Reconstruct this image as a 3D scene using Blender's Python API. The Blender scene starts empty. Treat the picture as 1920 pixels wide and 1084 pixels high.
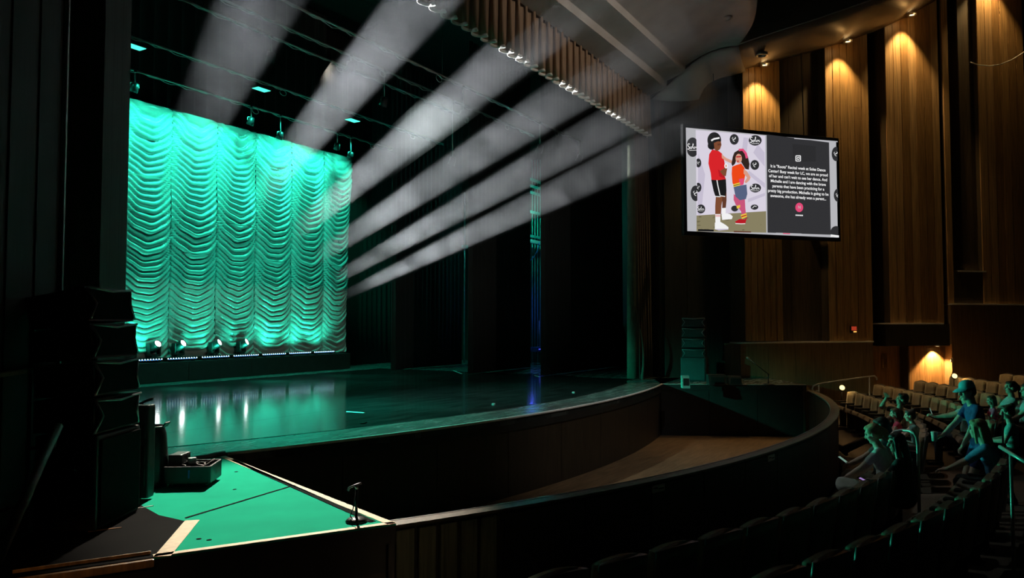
import bpy, bmesh, math, random
import numpy as np
from mathutils import Vector, Matrix
random.seed(7); RNG = np.random.default_rng(7)
PI = math.pi
S = bpy.context.scene
COL = S.collection

# ------------------------------------------------------------------ camera
H = 1.45                      # eye height above the stage floor (stage floor is z = 0)
FPX = 1440.0                  # focal length in pixels of the 1920 x 1084 frame
PITCH = math.radians(2.5); YAW = math.radians(30.3)
cam_d = bpy.data.cameras.new('camera'); cam = bpy.data.objects.new('camera', cam_d); COL.objects.link(cam)
cam_d.sensor_width = 36.0; cam_d.lens = FPX / 1920 * 36; cam_d.clip_end = 200; cam_d.clip_start = 0.05
cam.location = (0, 0, H); cam.rotation_euler = (PI / 2 + PITCH, 0, YAW - PI / 2)
S.camera = cam
# ------------------------------------------------------------------ world, exposure
W = bpy.data.worlds.new('dark_house'); S.world = W; W.use_nodes = True
bg = W.node_tree.nodes['Background']; bg.inputs[0].default_value = (0.55, 0.8, 0.75, 1); bg.inputs[1].default_value = 0.0022
vs = S.view_settings; vs.view_transform = 'Standard'; vs.look = 'None'; vs.gamma = 1; vs.use_curve_mapping = False; vs.exposure = 0.0
cy = S.cycles
cy.use_denoising = True; cy.denoiser = 'OPENIMAGEDENOISE'; cy.denoising_input_passes = 'RGB_ALBEDO'
cy.max_bounces = 6; cy.diffuse_bounces = 3; cy.glossy_bounces = 3; cy.volume_bounces = 0; cy.transparent_max_bounces = 8
cy.volume_step_rate = 1.5; cy.volume_max_steps = 128
cy.sample_clamp_indirect = 3.0
cy.caustics_reflective = False; cy.caustics_refractive = False

def light(name, kind, loc, power, color, target=None, angle=60, blend=0.4, radius=0.05):
    d = bpy.data.lights.new(name, kind); d.energy = power; d.color = color
    if kind in ('SPOT', 'POINT'): d.shadow_soft_size = radius
    if kind == 'SPOT': d.spot_size = math.radians(angle); d.spot_blend = blend
    o = bpy.data.objects.new(name, d); COL.objects.link(o); o.location = loc
    if target is not None:
        o.rotation_euler = (Vector(target) - Vector(loc)).to_track_quat('-Z', 'Y').to_euler()
    return o

# ------------------------------------------------------------------ from a pixel of the photograph to a place in the hall
FH = np.array([math.cos(YAW), math.sin(YAW), 0]); RH = np.array([math.sin(YAW), -math.cos(YAW), 0]); ZH = np.array([0, 0, 1.])
CO = np.array([0, 0, H])
def ray(px, py):
    u = (px - 960) / FPX; v = (542 - py) / FPX
    return FH * (math.cos(PITCH) - v * math.sin(PITCH)) + ZH * (math.sin(PITCH) + v * math.cos(PITCH)) + RH * u
def atz(px, py, z=0.0):
    d = ray(px, py); return CO + d * ((z - H) / d[2])
def aty(px, py, y):
    d = ray(px, py); return CO + d * (y / d[1])
def atd(px, py, depth):
    d = ray(px, py); return CO + d * (depth / (d @ FH))
# the right side wall: a plane through WP0 along WE, facing WN into the house
WP0 = np.array([19.0, 7.0, 0]); WE = np.array([0.743, -0.669, 0]); WN = np.array([-0.669, -0.743, 0])
def wall(px, py, d=0.0):       # -> (t along the wall, z)
    r = ray(px, py); k = ((WP0 + WN * d - CO) @ WN) / (r @ WN); P = CO + r * k
    return (P - WP0) @ WE, P[2]
def wp(t, d, z): return WP0 + WE * t + WN * d + ZH * z
WROT = math.atan2(WE[1], WE[0])
# seating: rows are arcs about AC
AC = np.array([12.95, 18.6])
def arc(r, th, z=0.0):
    a = math.radians(th); return np.array([AC[0] + r * math.sin(a), AC[1] - r * math.cos(a), z])
RAIL_R = 16.72; RAIL_Z = -0.15; PIT_Z = -1.2
ROW_R = [18.0, 19.05, 20.1, 21.15, 22.2]
def floor_z(r): return -1.2 + 0.1 * max(0.0, (r - 17.6) / 1.05)
# ------------------------------------------------------------------ materials (all procedural)
MATS = {}
def M(name, base=(0.5, 0.5, 0.5), rough=0.6, metal=0.0, var=0.2, scale=8.0, stretch=(1, 1, 1), bump=0.0, spec=0.5, sheen=0.0, emit=None, es=0.0, coat=0.0, detail=4.0, rvar=0.0, ior=1.5):
    if name in MATS: return MATS[name]
    m = bpy.data.materials.new(name); m.use_nodes = True; nt = m.node_tree; n = nt.nodes; L = nt.links
    b = n['Principled BSDF']
    tc = n.new('ShaderNodeTexCoord'); mp = n.new('ShaderNodeMapping'); mp.inputs['Scale'].default_value = stretch
    no = n.new('ShaderNodeTexNoise'); no.inputs['Scale'].default_value = scale; no.inputs['Detail'].default_value = detail
    L.new(tc.outputs['Object'], mp.inputs[0]); L.new(mp.outputs[0], no.inputs['Vector'])
    cr = n.new('ShaderNodeMapRange'); cr.inputs['From Min'].default_value = 0.3; cr.inputs['From Max'].default_value = 0.7
    L.new(no.outputs['Fac'], cr.inputs['Value'])
    mx = n.new('ShaderNodeMix'); mx.data_type = 'RGBA'
    mx.inputs[6].default_value = (*[max(0, c * (1 - var)) for c in base], 1); mx.inputs[7].default_value = (*[min(1, c * (1 + var)) for c in base], 1)
    L.new(cr.outputs[0], mx.inputs[0]); L.new(mx.outputs[2], b.inputs['Base Color'])
    b.inputs['Roughness'].default_value = rough; b.inputs['Metallic'].default_value = metal; b.inputs['Specular IOR Level'].default_value = spec
    if rvar:
        rr = n.new('ShaderNodeMapRange'); rr.inputs['From Min'].default_value = 0.3; rr.inputs['From Max'].default_value = 0.7
        rr.inputs['To Min'].default_value = max(0.02, rough - rvar); rr.inputs['To Max'].default_value = rough + rvar
        L.new(no.outputs['Fac'], rr.inputs['Value']); L.new(rr.outputs[0], b.inputs['Roughness'])
    b.inputs['IOR'].default_value = ior
    b.inputs['Coat Roughness'].default_value = rough * 0.8
    b.inputs['Sheen Weight'].default_value = sheen; b.inputs['Coat Weight'].default_value = coat
    if bump:
        bp = n.new('ShaderNodeBump'); bp.inputs['Strength'].default_value = bump; bp.inputs['Distance'].default_value = 0.02
        L.new(no.outputs['Fac'], bp.inputs['Height']); L.new(bp.outputs[0], b.inputs['Normal'])
    if emit: b.inputs['Emission Color'].default_value = (*emit, 1); b.inputs['Emission Strength'].default_value = es
    MATS[name] = m; return m
def ME(name, col, st):          # something that gives off light
    if name in MATS: return MATS[name]
    m = bpy.data.materials.new(name); m.use_nodes = True; nt = m.node_tree; nt.nodes.clear()
    e = nt.nodes.new('ShaderNodeEmission'); o = nt.nodes.new('ShaderNodeOutputMaterial'); e.inputs[0].default_value = (*col, 1); e.inputs[1].default_value = st
    nt.links.new(e.outputs[0], o.inputs[0]); MATS[name] = m; return m
M('stage_black', (0.035, 0.045, 0.045), 0.13, var=0.35, scale=1.2, stretch=(1, 5, 1), bump=0.015, rvar=0.04, ior=4.5, coat=1.0)
M('apron_black', (0.10, 0.12, 0.115), 0.26, var=0.3, scale=1.5, stretch=(1, 5, 1), bump=0.02, rvar=0.05, ior=2.0)
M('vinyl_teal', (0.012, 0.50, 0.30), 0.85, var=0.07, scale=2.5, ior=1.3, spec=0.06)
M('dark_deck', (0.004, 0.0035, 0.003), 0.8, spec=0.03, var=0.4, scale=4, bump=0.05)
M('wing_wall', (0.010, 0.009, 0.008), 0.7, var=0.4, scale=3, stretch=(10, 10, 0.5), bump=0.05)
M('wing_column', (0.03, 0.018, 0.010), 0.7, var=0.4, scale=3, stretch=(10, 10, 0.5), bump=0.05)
M('black_paint', (0.012, 0.012, 0.012), 0.55, var=0.3, scale=6)
M('black_metal', (0.02, 0.02, 0.022), 0.38, 0.4, var=0.3, scale=10)
M('black_plastic', (0.02, 0.02, 0.021), 0.42, var=0.3, scale=12)
M('fascia_brown', (0.03, 0.021, 0.013), 0.5, var=0.3, scale=3, stretch=(8, 8, 0.6), bump=0.05)
M('pit_wood', (0.20, 0.125, 0.065), 0.38, var=0.3, scale=2, stretch=(1.2, 9, 1), bump=0.04)
M('rail_wood', (0.11, 0.08, 0.05), 0.5, var=0.35, scale=3, stretch=(8, 8, 0.5), bump=0.05)
M('rail_board', (0.20, 0.22, 0.14), 0.5, var=0.3, scale=3, stretch=(10, 10, 0.5), bump=0.05)
M('nosing_white', (0.85, 0.85, 0.82), 0.4, var=0.12, scale=6)
M('trim_white', (0.75, 0.75, 0.72), 0.35, var=0.1, scale=6)
M('tape_cream', (0.85, 0.68, 0.44), 0.6, var=0.12, scale=20, stretch=(1, 1, 1), bump=0.05)
M('tape_black', (0.006, 0.012, 0.010), 0.9, var=0.3, spec=0.04)
M('oak', (0.38, 0.22, 0.09), 0.42, var=0.35, scale=3, stretch=(12, 12, 0.45), bump=0.06, detail=6)
M('oak_b', (0.30, 0.165, 0.065), 0.42, var=0.35, scale=3.3, stretch=(12, 12, 0.5), bump=0.06, detail=6)
M('oak_c', (0.46, 0.28, 0.13), 0.42, var=0.35, scale=2.7, stretch=(12, 12, 0.4), bump=0.06, detail=6)
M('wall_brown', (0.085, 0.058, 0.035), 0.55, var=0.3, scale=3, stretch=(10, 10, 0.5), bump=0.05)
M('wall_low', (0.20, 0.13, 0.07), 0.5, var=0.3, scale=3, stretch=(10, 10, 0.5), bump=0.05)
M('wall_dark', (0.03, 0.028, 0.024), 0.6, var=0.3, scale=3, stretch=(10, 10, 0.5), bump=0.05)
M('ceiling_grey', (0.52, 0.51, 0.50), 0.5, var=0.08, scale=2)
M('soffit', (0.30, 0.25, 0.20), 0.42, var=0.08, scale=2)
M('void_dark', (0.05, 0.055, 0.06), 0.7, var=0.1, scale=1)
M('velour_black', (0.010, 0.012, 0.012), 0.9, var=0.3, scale=5, stretch=(6, 6, 0.4), sheen=0.05)
M('velour_black_greenlit', (0.008, 0.014, 0.012), 0.9, var=0.3, scale=5, stretch=(6, 6, 0.4), sheen=0.05)  # black velour with the green stage light mixed into its colour
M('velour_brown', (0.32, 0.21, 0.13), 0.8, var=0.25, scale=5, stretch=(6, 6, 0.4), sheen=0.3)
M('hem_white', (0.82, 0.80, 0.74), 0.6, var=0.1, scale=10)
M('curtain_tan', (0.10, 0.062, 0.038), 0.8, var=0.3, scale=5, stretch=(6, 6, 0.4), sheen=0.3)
M('curtain_edge_greenlit', (0.06, 0.07, 0.045), 0.8, var=0.2, scale=5)  # greenish stage light on the curtain edge, put into the base colour
M('satin', (0.55, 0.57, 0.57), 0.27, var=0.06, scale=6, stretch=(1, 1, 3), ior=1.7)
M('grille_darkened', (0.005, 0.005, 0.005), 0.9, var=0.3, scale=40, spec=0.08)  # grille copy darkened so the near stack stays a silhouette
M('steel', (0.45, 0.44, 0.42), 0.3, 0.9, var=0.15, scale=8)
M('pale_steel', (0.62, 0.62, 0.60), 0.35, 0.3, var=0.1, scale=8)
M('pipe_grey', (0.32, 0.32, 0.32), 0.4, 0.5, var=0.2, scale=8)
M('cable_black', (0.02, 0.02, 0.02), 0.6, var=0.3)
M('cable_pale', (0.35, 0.37, 0.36), 0.5, var=0.2)
M('brass', (0.55, 0.36, 0.12), 0.3, 0.9, var=0.2, scale=8)
M('seat_tan', (0.33, 0.245, 0.145), 0.8, var=0.2, scale=30, bump=0.1, sheen=0.3)
M('seat_tan_dark', (0.22, 0.16, 0.10), 0.8, var=0.2, scale=30, bump=0.1, sheen=0.3)
M('seat_shell', (0.10, 0.09, 0.08), 0.4, var=0.2, scale=8)
M('seat_frame', (0.016, 0.015, 0.014), 0.7, var=0.3, scale=8)
M('carpet', (0.13, 0.10, 0.075), 0.95, var=0.35, scale=60, bump=0.2)
M('aisle_wood', (0.30, 0.18, 0.09), 0.5, var=0.3, scale=4, bump=0.05)
M('door_wood', (0.30, 0.17, 0.075), 0.4, var=0.35, scale=3, stretch=(10, 10, 0.5), bump=0.05)
M('plaque', (0.62, 0.6, 0.55), 0.4, var=0.15, scale=30)
M('rope', (0.35, 0.33, 0.28), 0.8, var=0.3, scale=40)
M('blue_paint', (0.05, 0.10, 0.45), 0.5, var=0.2)
M('teal_lit_tint', (0.10, 0.38, 0.33), 0.5, var=0.25, scale=5)  # teal light on wing ropes and boxes, painted as base colour
M('grille', (0.03, 0.035, 0.035), 0.45, 0.5, var=0.4, scale=90, bump=0.3)
ME('led_white', (0.55, 0.90, 1.0), 3.5)
ME('led_blue', (0.05, 0.30, 1.0), 3.0)
ME('lamp_white', (0.92, 1.0, 1.0), 14.0)
ME('lamp_teal', (0.08, 1.0, 0.68), 1.4)
ME('lamp_warm', (1.0, 0.72, 0.35), 9.0)
ME('lamp_warm_dim', (1.0, 0.75, 0.30), 2.2)
ME('exit_red', (1.0, 0.10, 0.04), 0.35)
ME('exit_lamp', (1.0, 0.45, 0.10), 1.2)
ME('work_blue', (0.10, 0.14, 1.0), 1.2)
ME('phone_glow', (0.65, 0.40, 1.0), 0.5)

# ------------------------------------------------------------------ geometry helpers
def new_bm(): return bmesh.new()
def add_box(bm, c, s, rotz=0.0, bevel=0.0, mi=0, mat=None):
    mm = mat if mat is not None else Matrix.Translation(Vector(c)) @ Matrix.Rotation(rotz, 4, 'Z')
    r = bmesh.ops.create_cube(bm, size=1.0, matrix=mm @ Matrix.Diagonal((s[0], s[1], s[2], 1)))
    vs_ = r['verts']; fs = set(f for v in vs_ for f in v.link_faces)
    for f in fs: f.material_index = mi
    if bevel > 0:
        es = list(set(e for v in vs_ for e in v.link_edges))
        bmesh.ops.bevel(bm, geom=es, offset=bevel, segments=2, affect='EDGES', profile=0.6)
def add_tube(bm, pts, r, n=8, closed=False, mi=0, cap=True):
    pts = [Vector(p) for p in pts]; rs = r if isinstance(r, (list, tuple)) else [r] * len(pts)
    rings = []; prev = None
    for i, p in enumerate(pts):
        if closed: t = (pts[(i + 1) % len(pts)] - pts[i - 1])
        else: t = pts[min(i + 1, len(pts) - 1)] - pts[max(i - 1, 0)]
        t.normalize()
        if prev is None:
            a = Vector((0, 0, 1)) if abs(t.z) < 0.9 else Vector((1, 0, 0)); u = t.cross(a).normalized()
        else: u = (prev - t * prev.dot(t)).normalized()
        prev = u; v = t.cross(u)
        rings.append([bm.verts.new(p + (u * math.cos(2 * PI * k / n) + v * math.sin(2 * PI * k / n)) * rs[i]) for k in range(n)])
    m = len(rings)
    for i in range(m if closed else m - 1):
        a = rings[i]; b = rings[(i + 1) % m]
        for k in range(n):
            f = bm.faces.new((a[k], a[(k + 1) % n], b[(k + 1) % n], b[k])); f.smooth = True; f.material_index = mi
    if cap and not closed:
        for q in (rings[0][::-1], rings[-1]):
            f = bm.faces.new(q); f.material_index = mi
def add_lathe(bm, prof, n=20, mat=Matrix.Identity(4), mi=0, smooth=True):
    rings = []
    for r, z in prof:
        if r < 1e-5: rings.append([bm.verts.new(mat @ Vector((0, 0, z)))])
        else: rings.append([bm.verts.new(mat @ Vector((r * math.cos(2 * PI * k / n), r * math.sin(2 * PI * k / n), z))) for k in range(n)])
    for a, b in zip(rings, rings[1:]):
        for k in range(n):
            if len(a) == 1 and len(b) == 1: continue
            if len(a) == 1: q = (a[0], b[(k + 1) % n], b[k])
            elif len(b) == 1: q = (a[k], a[(k + 1) % n], b[0])
            else: q = (a[k], a[(k + 1) % n], b[(k + 1) % n], b[k])
            f = bm.faces.new(q); f.smooth = smooth; f.material_index = mi
def add_prism(bm, poly, z0, z1, mi=0):
    a = [bm.verts.new((p[0], p[1], z0)) for p in poly]; b = [bm.verts.new((p[0], p[1], z1)) for p in poly]
    n = len(poly)
    f = [bm.faces.new(b), bm.faces.new(a[::-1])]
    for k in range(n): f.append(bm.faces.new((a[k], a[(k + 1) % n], b[(k + 1) % n], b[k])))
    for q in f: q.material_index = mi
def add_strip(bm, pa, pb, th, mi=0):   # a thick sheet between two polylines, thickness vector th
    th = Vector(th); n = len(pa)
    A = [bm.verts.new(Vector(p)) for p in pa]; B = [bm.verts.new(Vector(p)) for p in pb]
    C = [bm.verts.new(Vector(p) + th) for p in pa]; D = [bm.verts.new(Vector(p) + th) for p in pb]
    for i in range(n - 1):
        for q in ((A[i], A[i+1], B[i+1], B[i]), (C[i], D[i], D[i+1], C[i+1]), (A[i], C[i], C[i+1], A[i+1]), (B[i], B[i+1], D[i+1], D[i])):
            f = bm.faces.new(q); f.material_index = mi
    bm.faces.new((A[0], B[0], D[0], C[0])); bm.faces.new((A[-1], C[-1], D[-1], B[-1]))
def mesh_of(name, bm, mats):
    me = bpy.data.meshes.new(name); bmesh.ops.recalc_face_normals(bm, faces=bm.faces); bm.to_mesh(me); bm.free()
    for m in (mats if isinstance(mats, (list, tuple)) else [mats]): me.materials.append(MATS[m] if isinstance(m, str) else m)
    return me
def link(name, me, parent=None, loc=None):
    o = bpy.data.objects.new(name, me); COL.objects.link(o)
    if parent is not None: o.parent = parent
    if loc is not None: o.location = loc
    return o
def obj(name, bm, mats, parent=None, world=False):   # world=True: the bmesh is in hall coordinates, the parent is an unrotated Empty
    if world and parent is not None: bmesh.ops.translate(bm, verts=bm.verts, vec=-parent.location)
    return link(name, mesh_of(name, bm, mats), parent)
def tag(o, label=None, cat=None, group=None, kind=None):
    if label: o['label'] = label
    if cat: o['category'] = cat
    if group: o['group'] = group
    if kind: o['kind'] = kind
    return o
def thing(name, label, cat, loc=(0, 0, 0), rotz=0.0, group=None, kind=None):
    o = bpy.data.objects.new(name, None); COL.objects.link(o); o.location = [float(x) for x in loc]; o.rotation_euler = (0, 0, rotz); o.empty_display_size = 0.1
    return tag(o, label, cat, group, kind)
def copy_tree(o, parent=None):
    c = o.copy(); COL.objects.link(c); c.parent = parent
    for ch in list(o.children): copy_tree(ch, c)
    return c
def frame(loc, zdir, up=(0, 0, 1)):   # matrix at loc whose local z points along zdir
    q = Vector(zdir).to_track_quat('Z', 'Y'); return Matrix.Translation(Vector(loc)) @ q.to_matrix().to_4x4()
ORD = ['first', 'second', 'third', 'fourth', 'fifth', 'sixth', 'seventh', 'eighth', 'ninth', 'tenth', 'eleventh', 'twelfth', 'thirteenth', 'fourteenth', 'fifteenth', 'sixteenth', 'seventeenth', 'eighteenth', 'nineteenth', 'twentieth', 'twenty-first', 'twenty-second']
# ================================================================== THE SETTING
# ---- stage floor: curved apron edge y = 5.72 + 0.024 (x - 13.3)^2
def edge_y(x): return 5.72 + 0.024 * (x - 13.3) ** 2
XE = list(np.linspace(5.75, 17.46, 40))
edge = [(x, edge_y(x)) for x in XE]
A_L = (5.75, edge_y(5.75)); A_R = (17.46, edge_y(17.46))
B_L = tuple(atz(743, 982)[:2]); C_L = tuple(atz(288, 1045)[:2]); E_L = tuple(atz(25, 1083)[:2]); D_L = tuple(atz(347, 977)[:2]); D2_L = tuple(atz(298, 966)[:2])
B_R = tuple(atz(1512, 722)[:2])
bm = new_bm(); add_prism(bm, [(-1.0, 19.0), (-1.0, 7.3)] + edge + [(26, 7.0), (26, 19.0)], -0.10, 0.0)
tag(obj('stage_floor', bm, 'apron_black'), 'dark glossy stage floor with a curved front edge', 'stage floor', kind='structure')
# the dance floor laid on it: five strips of vinyl
dance = thing('dance_floor', 'black vinyl dance floor strips laid across the stage', 'dance floor', (6, 8, 0), kind='structure')
ys = [7.25, 9.0, 10.75, 12.5, 14.25, 15.85]
for i in range(5):
    bm = new_bm()
    if i == 0:
        xs = np.linspace(5.0, 18.6, 30)
        poly = [(x, edge_y(x) + 0.75 + 0.02 * abs(x - 13.3)) for x in xs] + [(18.6, ys[1] - 0.006), (5.0, ys[1] - 0.006)]
        poly = [(x, min(y, ys[1] - 0.006)) for x, y in poly]
    else: poly = [(3.0, ys[i]), (18.9, ys[i]), (18.9, ys[i + 1] - 0.006), (3.0, ys[i + 1] - 0.006)]
    add_prism(bm, poly, 0.0005, 0.006); obj('vinyl_strip', bm, 'stage_black', dance, True)
# nosing along the edge
bm = new_bm(); add_tube(bm, [(x, edge_y(x) - 0.012, 0.0) for x in XE], 0.020, 8)
tag(obj('trim_1', bm, 'nosing_white'), 'pale nosing strip along the curved stage edge', 'trim', kind='structure')
# curved fascia below the apron: black band and brown panels
fas = thing('stage_fascia', 'dark brown curved front of the stage under the nosing', 'stage front', (13.3, 5.8, PIT_Z), kind='structure')
bm = new_bm(); add_strip(bm, [(x, edge_y(x) + 0.0, -0.02) for x in XE], [(x, edge_y(x), -0.20) for x in XE], (0, 0.08, 0)); obj('black_band', bm, 'black_paint', fas, True)
XF = np.linspace(5.75, 17.46, 9)
for a, b in zip(XF, XF[1:]):
    xs = np.linspace(a + 0.006, b - 0.006, 7)
    bm = new_bm(); add_strip(bm, [(x, edge_y(x) + 0.03, -0.20) for x in xs], [(x, edge_y(x) + 0.03, PIT_Z) for x in xs], (0, 0.05, 0)); obj('panel', bm, 'fascia_brown', fas, True)
# stage right end of the fascia: a short return wall back to the side platform
bm = new_bm(); add_box(bm, ((A_R[0] + 0.03), A_R[1] + 0.42, (PIT_Z - 0.1) / 2 - 0.05), (0.06, 0.8, -PIT_Z - 0.1)); obj('panel', bm, 'fascia_brown', fas, True)
# ---- side platforms
def wedge(name, poly, top, label):
    r = thing(name, label, 'platform', (poly[0][0], poly[0][1], PIT_Z), kind='structure')
    bm = new_bm(); add_prism(bm, poly, -0.012, 0.0); obj('deck', bm, top, r, True)
    bm = new_bm(); add_prism(bm, poly, -0.14, -0.0125); obj('subdeck', bm, 'black_paint', r, True); return r
LW0 = (4.28, 7.05)
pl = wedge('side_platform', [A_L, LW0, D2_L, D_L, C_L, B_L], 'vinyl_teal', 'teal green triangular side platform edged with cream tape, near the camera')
def face_panel(root, p, q, z0, z1, mat, inset=0.04, n=1):
    p = np.array(p); q = np.array(q); d = (q - p) / np.linalg.norm(q - p); nn = np.array([-d[1], d[0]])
    ang = math.atan2(d[1], d[0]); Ln = np.linalg.norm(q - p) / n
    for k in range(n):
        c = p + d * Ln * (k + 0.5); bm = new_bm()
        add_box(bm, (c[0] + nn[0] * inset, c[1] + nn[1] * inset, (z0 + z1) / 2), (Ln - 0.01, 0.04, z1 - z0), ang); obj('panel', bm, mat, root, True)
face_panel(pl, C_L, B_L, -0.34, -0.14, 'black_paint'); face_panel(pl, C_L, B_L, PIT_Z - 0.1, -0.34, 'fascia_brown', n=2)
face_panel(pl, B_L, A_L, PIT_Z - 0.1, -0.14, 'black_paint', n=3)
def tape(root, p, q, w, z=0.0, mat='tape_cream', side=1, name='tape', h=0.004):
    p = np.array(p[:2]); q = np.array(q[:2]); d = (q - p) / np.linalg.norm(q - p); nn = np.array([-d[1], d[0]]) * side
    c = (p + q) / 2 + nn * w / 2; bm = new_bm(); add_box(bm, (c[0], c[1], z + h / 2), (np.linalg.norm(q - p), w, h), math.atan2(d[1], d[0])); obj(name, bm, mat, root, True)
tape(pl, C_L, B_L, 0.055); tape(pl, B_L, A_L, 0.065); tape(pl, D_L, C_L, 0.10)
q0 = atz(350, 972); q1 = atz(555, 910); tape(pl, q0, q1, 0.02, mat='tape_black', name='seam')
tape(pl, atz(745 - 40, 978)[:2], atz(440, 862)[:2], 0.05, mat='tape_black', name='seam')
# scattered wear marks on the platform
for px, py in ((373, 1011), (392, 1013), (443, 885), (440, 918)):
    P = atz(px, py); bm = new_bm(); add_lathe(bm, [(0.018, 0.0), (0.016, 0.003), (0, 0.003)], 8, Matrix.Translation((P[0], P[1], 0.0))); obj('mark', bm, 'tape_black', pl, True)
# darker deck at the foot of the left wall
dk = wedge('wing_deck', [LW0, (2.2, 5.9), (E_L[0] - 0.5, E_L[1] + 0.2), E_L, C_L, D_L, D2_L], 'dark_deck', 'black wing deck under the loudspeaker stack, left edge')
face_panel(dk, E_L, C_L, PIT_Z - 0.1, -0.14, 'fascia_brown', n=2)
bm = new_bm(); d = np.array(C_L) - np.array(E_L); a_ = math.atan2(d[1], d[0]); c_ = (np.array(C_L) + np.array(E_L)) / 2
add_box(bm, (c_[0], c_[1] - 0.005, -0.03), (np.linalg.norm(d), 0.05, 0.05), a_, 0.012); o = obj('nosing', bm, 'oak', dk, True)
bm = new_bm(); add_box(bm, (c_[0] + 0.03, c_[1] + 0.07, 0.012), (np.linalg.norm(d), 0.012, 0.02), a_, 0.004); obj('nosing', bm, 'oak_c', dk, True)
# a pale scrap strip and reddish tape on the black deck
tape(dk, atz(258, 954), atz(288, 949), 0.012, mat='plaque', name='scrap'); tape(dk, atz(165, 998), atz(228, 990), 0.012, mat='oak', name='scrap')
# right platform
pr = wedge('side_platform', [A_R, B_R, (21.2, 4.6), (19.3, 7.0)], 'apron_black', 'dark side platform on the far side, in front of the screen wall')
face_panel(pr, A_R, B_R, PIT_Z, -0.03, 'black_paint', inset=0.05, n=3)
face_panel(pr, B_R, (21.2, 4.6), PIT_Z, -0.03, 'wall_brown', inset=0.05, n=2)
tape(pr, A_R, B_R, 0.035, 0.001, 'nosing_white', name='nosing')
# ---- orchestra pit floor and audience floor
bm = new_bm()
prs = [arc(RAIL_R + 0.1, t)[:2] for t in np.linspace(-30, 26, 40)]
add_prism(bm, [tuple(p) for p in prs] + [(21, 6.9), (4.0, 7.6)], PIT_Z - 0.12, PIT_Z)
tag(obj('pit_floor', bm, 'pit_wood'), 'brown wooden floor of the pit between stage and rail', 'pit floor', kind='structure')
bm = new_bm(); rs = np.linspace(RAIL_R - 0.05, 30.0, 26); ths = np.linspace(-42, 46, 60); g = []
for r in rs: g.append([bm.verts.new(arc(r, t, floor_z(r))) for t in ths])
for i in range(len(rs) - 1):
    for k in range(len(ths) - 1): bm.faces.new((g[i][k], g[i][k + 1], g[i + 1][k + 1], g[i + 1][k]))
tag(obj('floor', bm, 'carpet'), 'brown carpeted floor rising gently under the seats', 'floor', kind='structure')
# ---- pit rail: curved wall with cap, boards near the platform, panels beyond
rail = thing('pit_rail', 'dark curved rail wall with pale cap around the pit', 'rail', arc(RAIL_R, -10, PIT_Z), kind='structure')
TH0, TH1 = -29.6, 22.4
def arcband(bm, r0, r1, t0, t1, z0, z1, n=8, mi=0):
    t = np.linspace(t0, t1, n)
    add_strip(bm, [arc(r0, a, z1) for a in t], [arc(r0, a, z0) for a in t], (0, 0, 0)) if False else None
    ring = [[bm.verts.new(arc(r, a, z)) for a in t] for r, z in ((r0, z0), (r1, z0), (r1, z1), (r0, z1))]
    for k in range(4):
        a = ring[k]; b = ring[(k + 1) % 4]
        for i in range(n - 1): f = bm.faces.new((a[i], a[i + 1], b[i + 1], b[i])); f.material_index = mi
    bm.faces.new([ring[k][0] for k in range(4)]); bm.faces.new([ring[k][-1] for k in range(3, -1, -1)])
bm = new_bm(); arcband(bm, RAIL_R - 0.06, RAIL_R + 0.04, TH0, TH1, PIT_Z - 0.05, RAIL_Z - 0.02, 60); obj('core', bm, 'wall_dark', rail, True)
bm = new_bm(); arcband(bm, RAIL_R - 0.075, RAIL_R + 0.075, TH0, TH1, RAIL_Z - 0.022, RAIL_Z, 80); obj('cap', bm, 'rail_wood', rail, True)
bm = new_bm(); arcband(bm, RAIL_R - 0.082, RAIL_R - 0.070, TH0, TH1, RAIL_Z - 0.02, RAIL_Z + 0.004, 80); obj('cap_edge', bm, 'steel', rail, True)
for k in range(5):
    t0 = -28.9 + k * 0.66; bm = new_bm(); arcband(bm, RAIL_R + 0.04, RAIL_R + 0.07, t0 + 0.07, t0 + 0.58, PIT_Z - 0.05, RAIL_Z - 0.05, 3); obj('board', bm, 'rail_board', rail, True)
tp = list(np.linspace(-25.4, TH1, 16))
for a, b in zip(tp, tp[1:]):
    bm = new_bm(); arcband(bm, RAIL_R + 0.04, RAIL_R + 0.055, a + 0.03, b - 0.03, PIT_Z - 0.05, RAIL_Z - 0.05, 6); obj('panel', bm, 'wall_dark', rail, True)
    bm = new_bm(); arcband(bm, RAIL_R - 0.075, RAIL_R - 0.06, a + 0.03, b - 0.03, PIT_Z, RAIL_Z - 0.05, 6); obj('panel', bm, 'wall_dark', rail, True)
e_ = arc(RAIL_R, TH1, 0); bm = new_bm(); add_box(bm, (e_[0] + 0.05, e_[1] + 0.05, (PIT_Z + RAIL_Z) / 2 + 0.03), (0.08, 0.08, -PIT_Z + RAIL_Z + 0.06), 0.4, 0.01); obj('end_post', bm, 'brass', rail, True)
# small signs on the outside of the rail
def rail_sign(px, py, label):
    # find the angle along the rail's outer face
    best = min(np.linspace(-29, 20, 500), key=lambda t: abs(px_of(arc(RAIL_R + 0.06, t, RAIL_Z - 0.12))[0] - px) + (0 if t < 3 else 1e4))
    P = arc(RAIL_R + 0.062, best, RAIL_Z - 0.085); r = thing('rail_sign', label, 'sign', P, math.radians(best))
    bm = new_bm(); add_box(bm, (0, -0.004, -0.0), (0.20, 0.012, 0.075), 0, 0.003); obj('plate', bm, 'plaque', r)
    for k, (x, w) in enumerate(((-0.05, 0.06), (0.035, 0.08))):
        bm = new_bm(); add_box(bm, (x, -0.011, 0.008 - 0.012 * k), (w, 0.003, 0.014)); obj('print', bm, 'seat_frame', r)
def px_of(P):
    d = np.array(P, float) - CO; a = d @ FH; b = d[2]; r = d @ RH
    F = a * math.cos(PITCH) + b * math.sin(PITCH); V = -a * math.sin(PITCH) + b * math.cos(PITCH)
    return 960 + FPX * r / F, 542 - FPX * V / F, F
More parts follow.
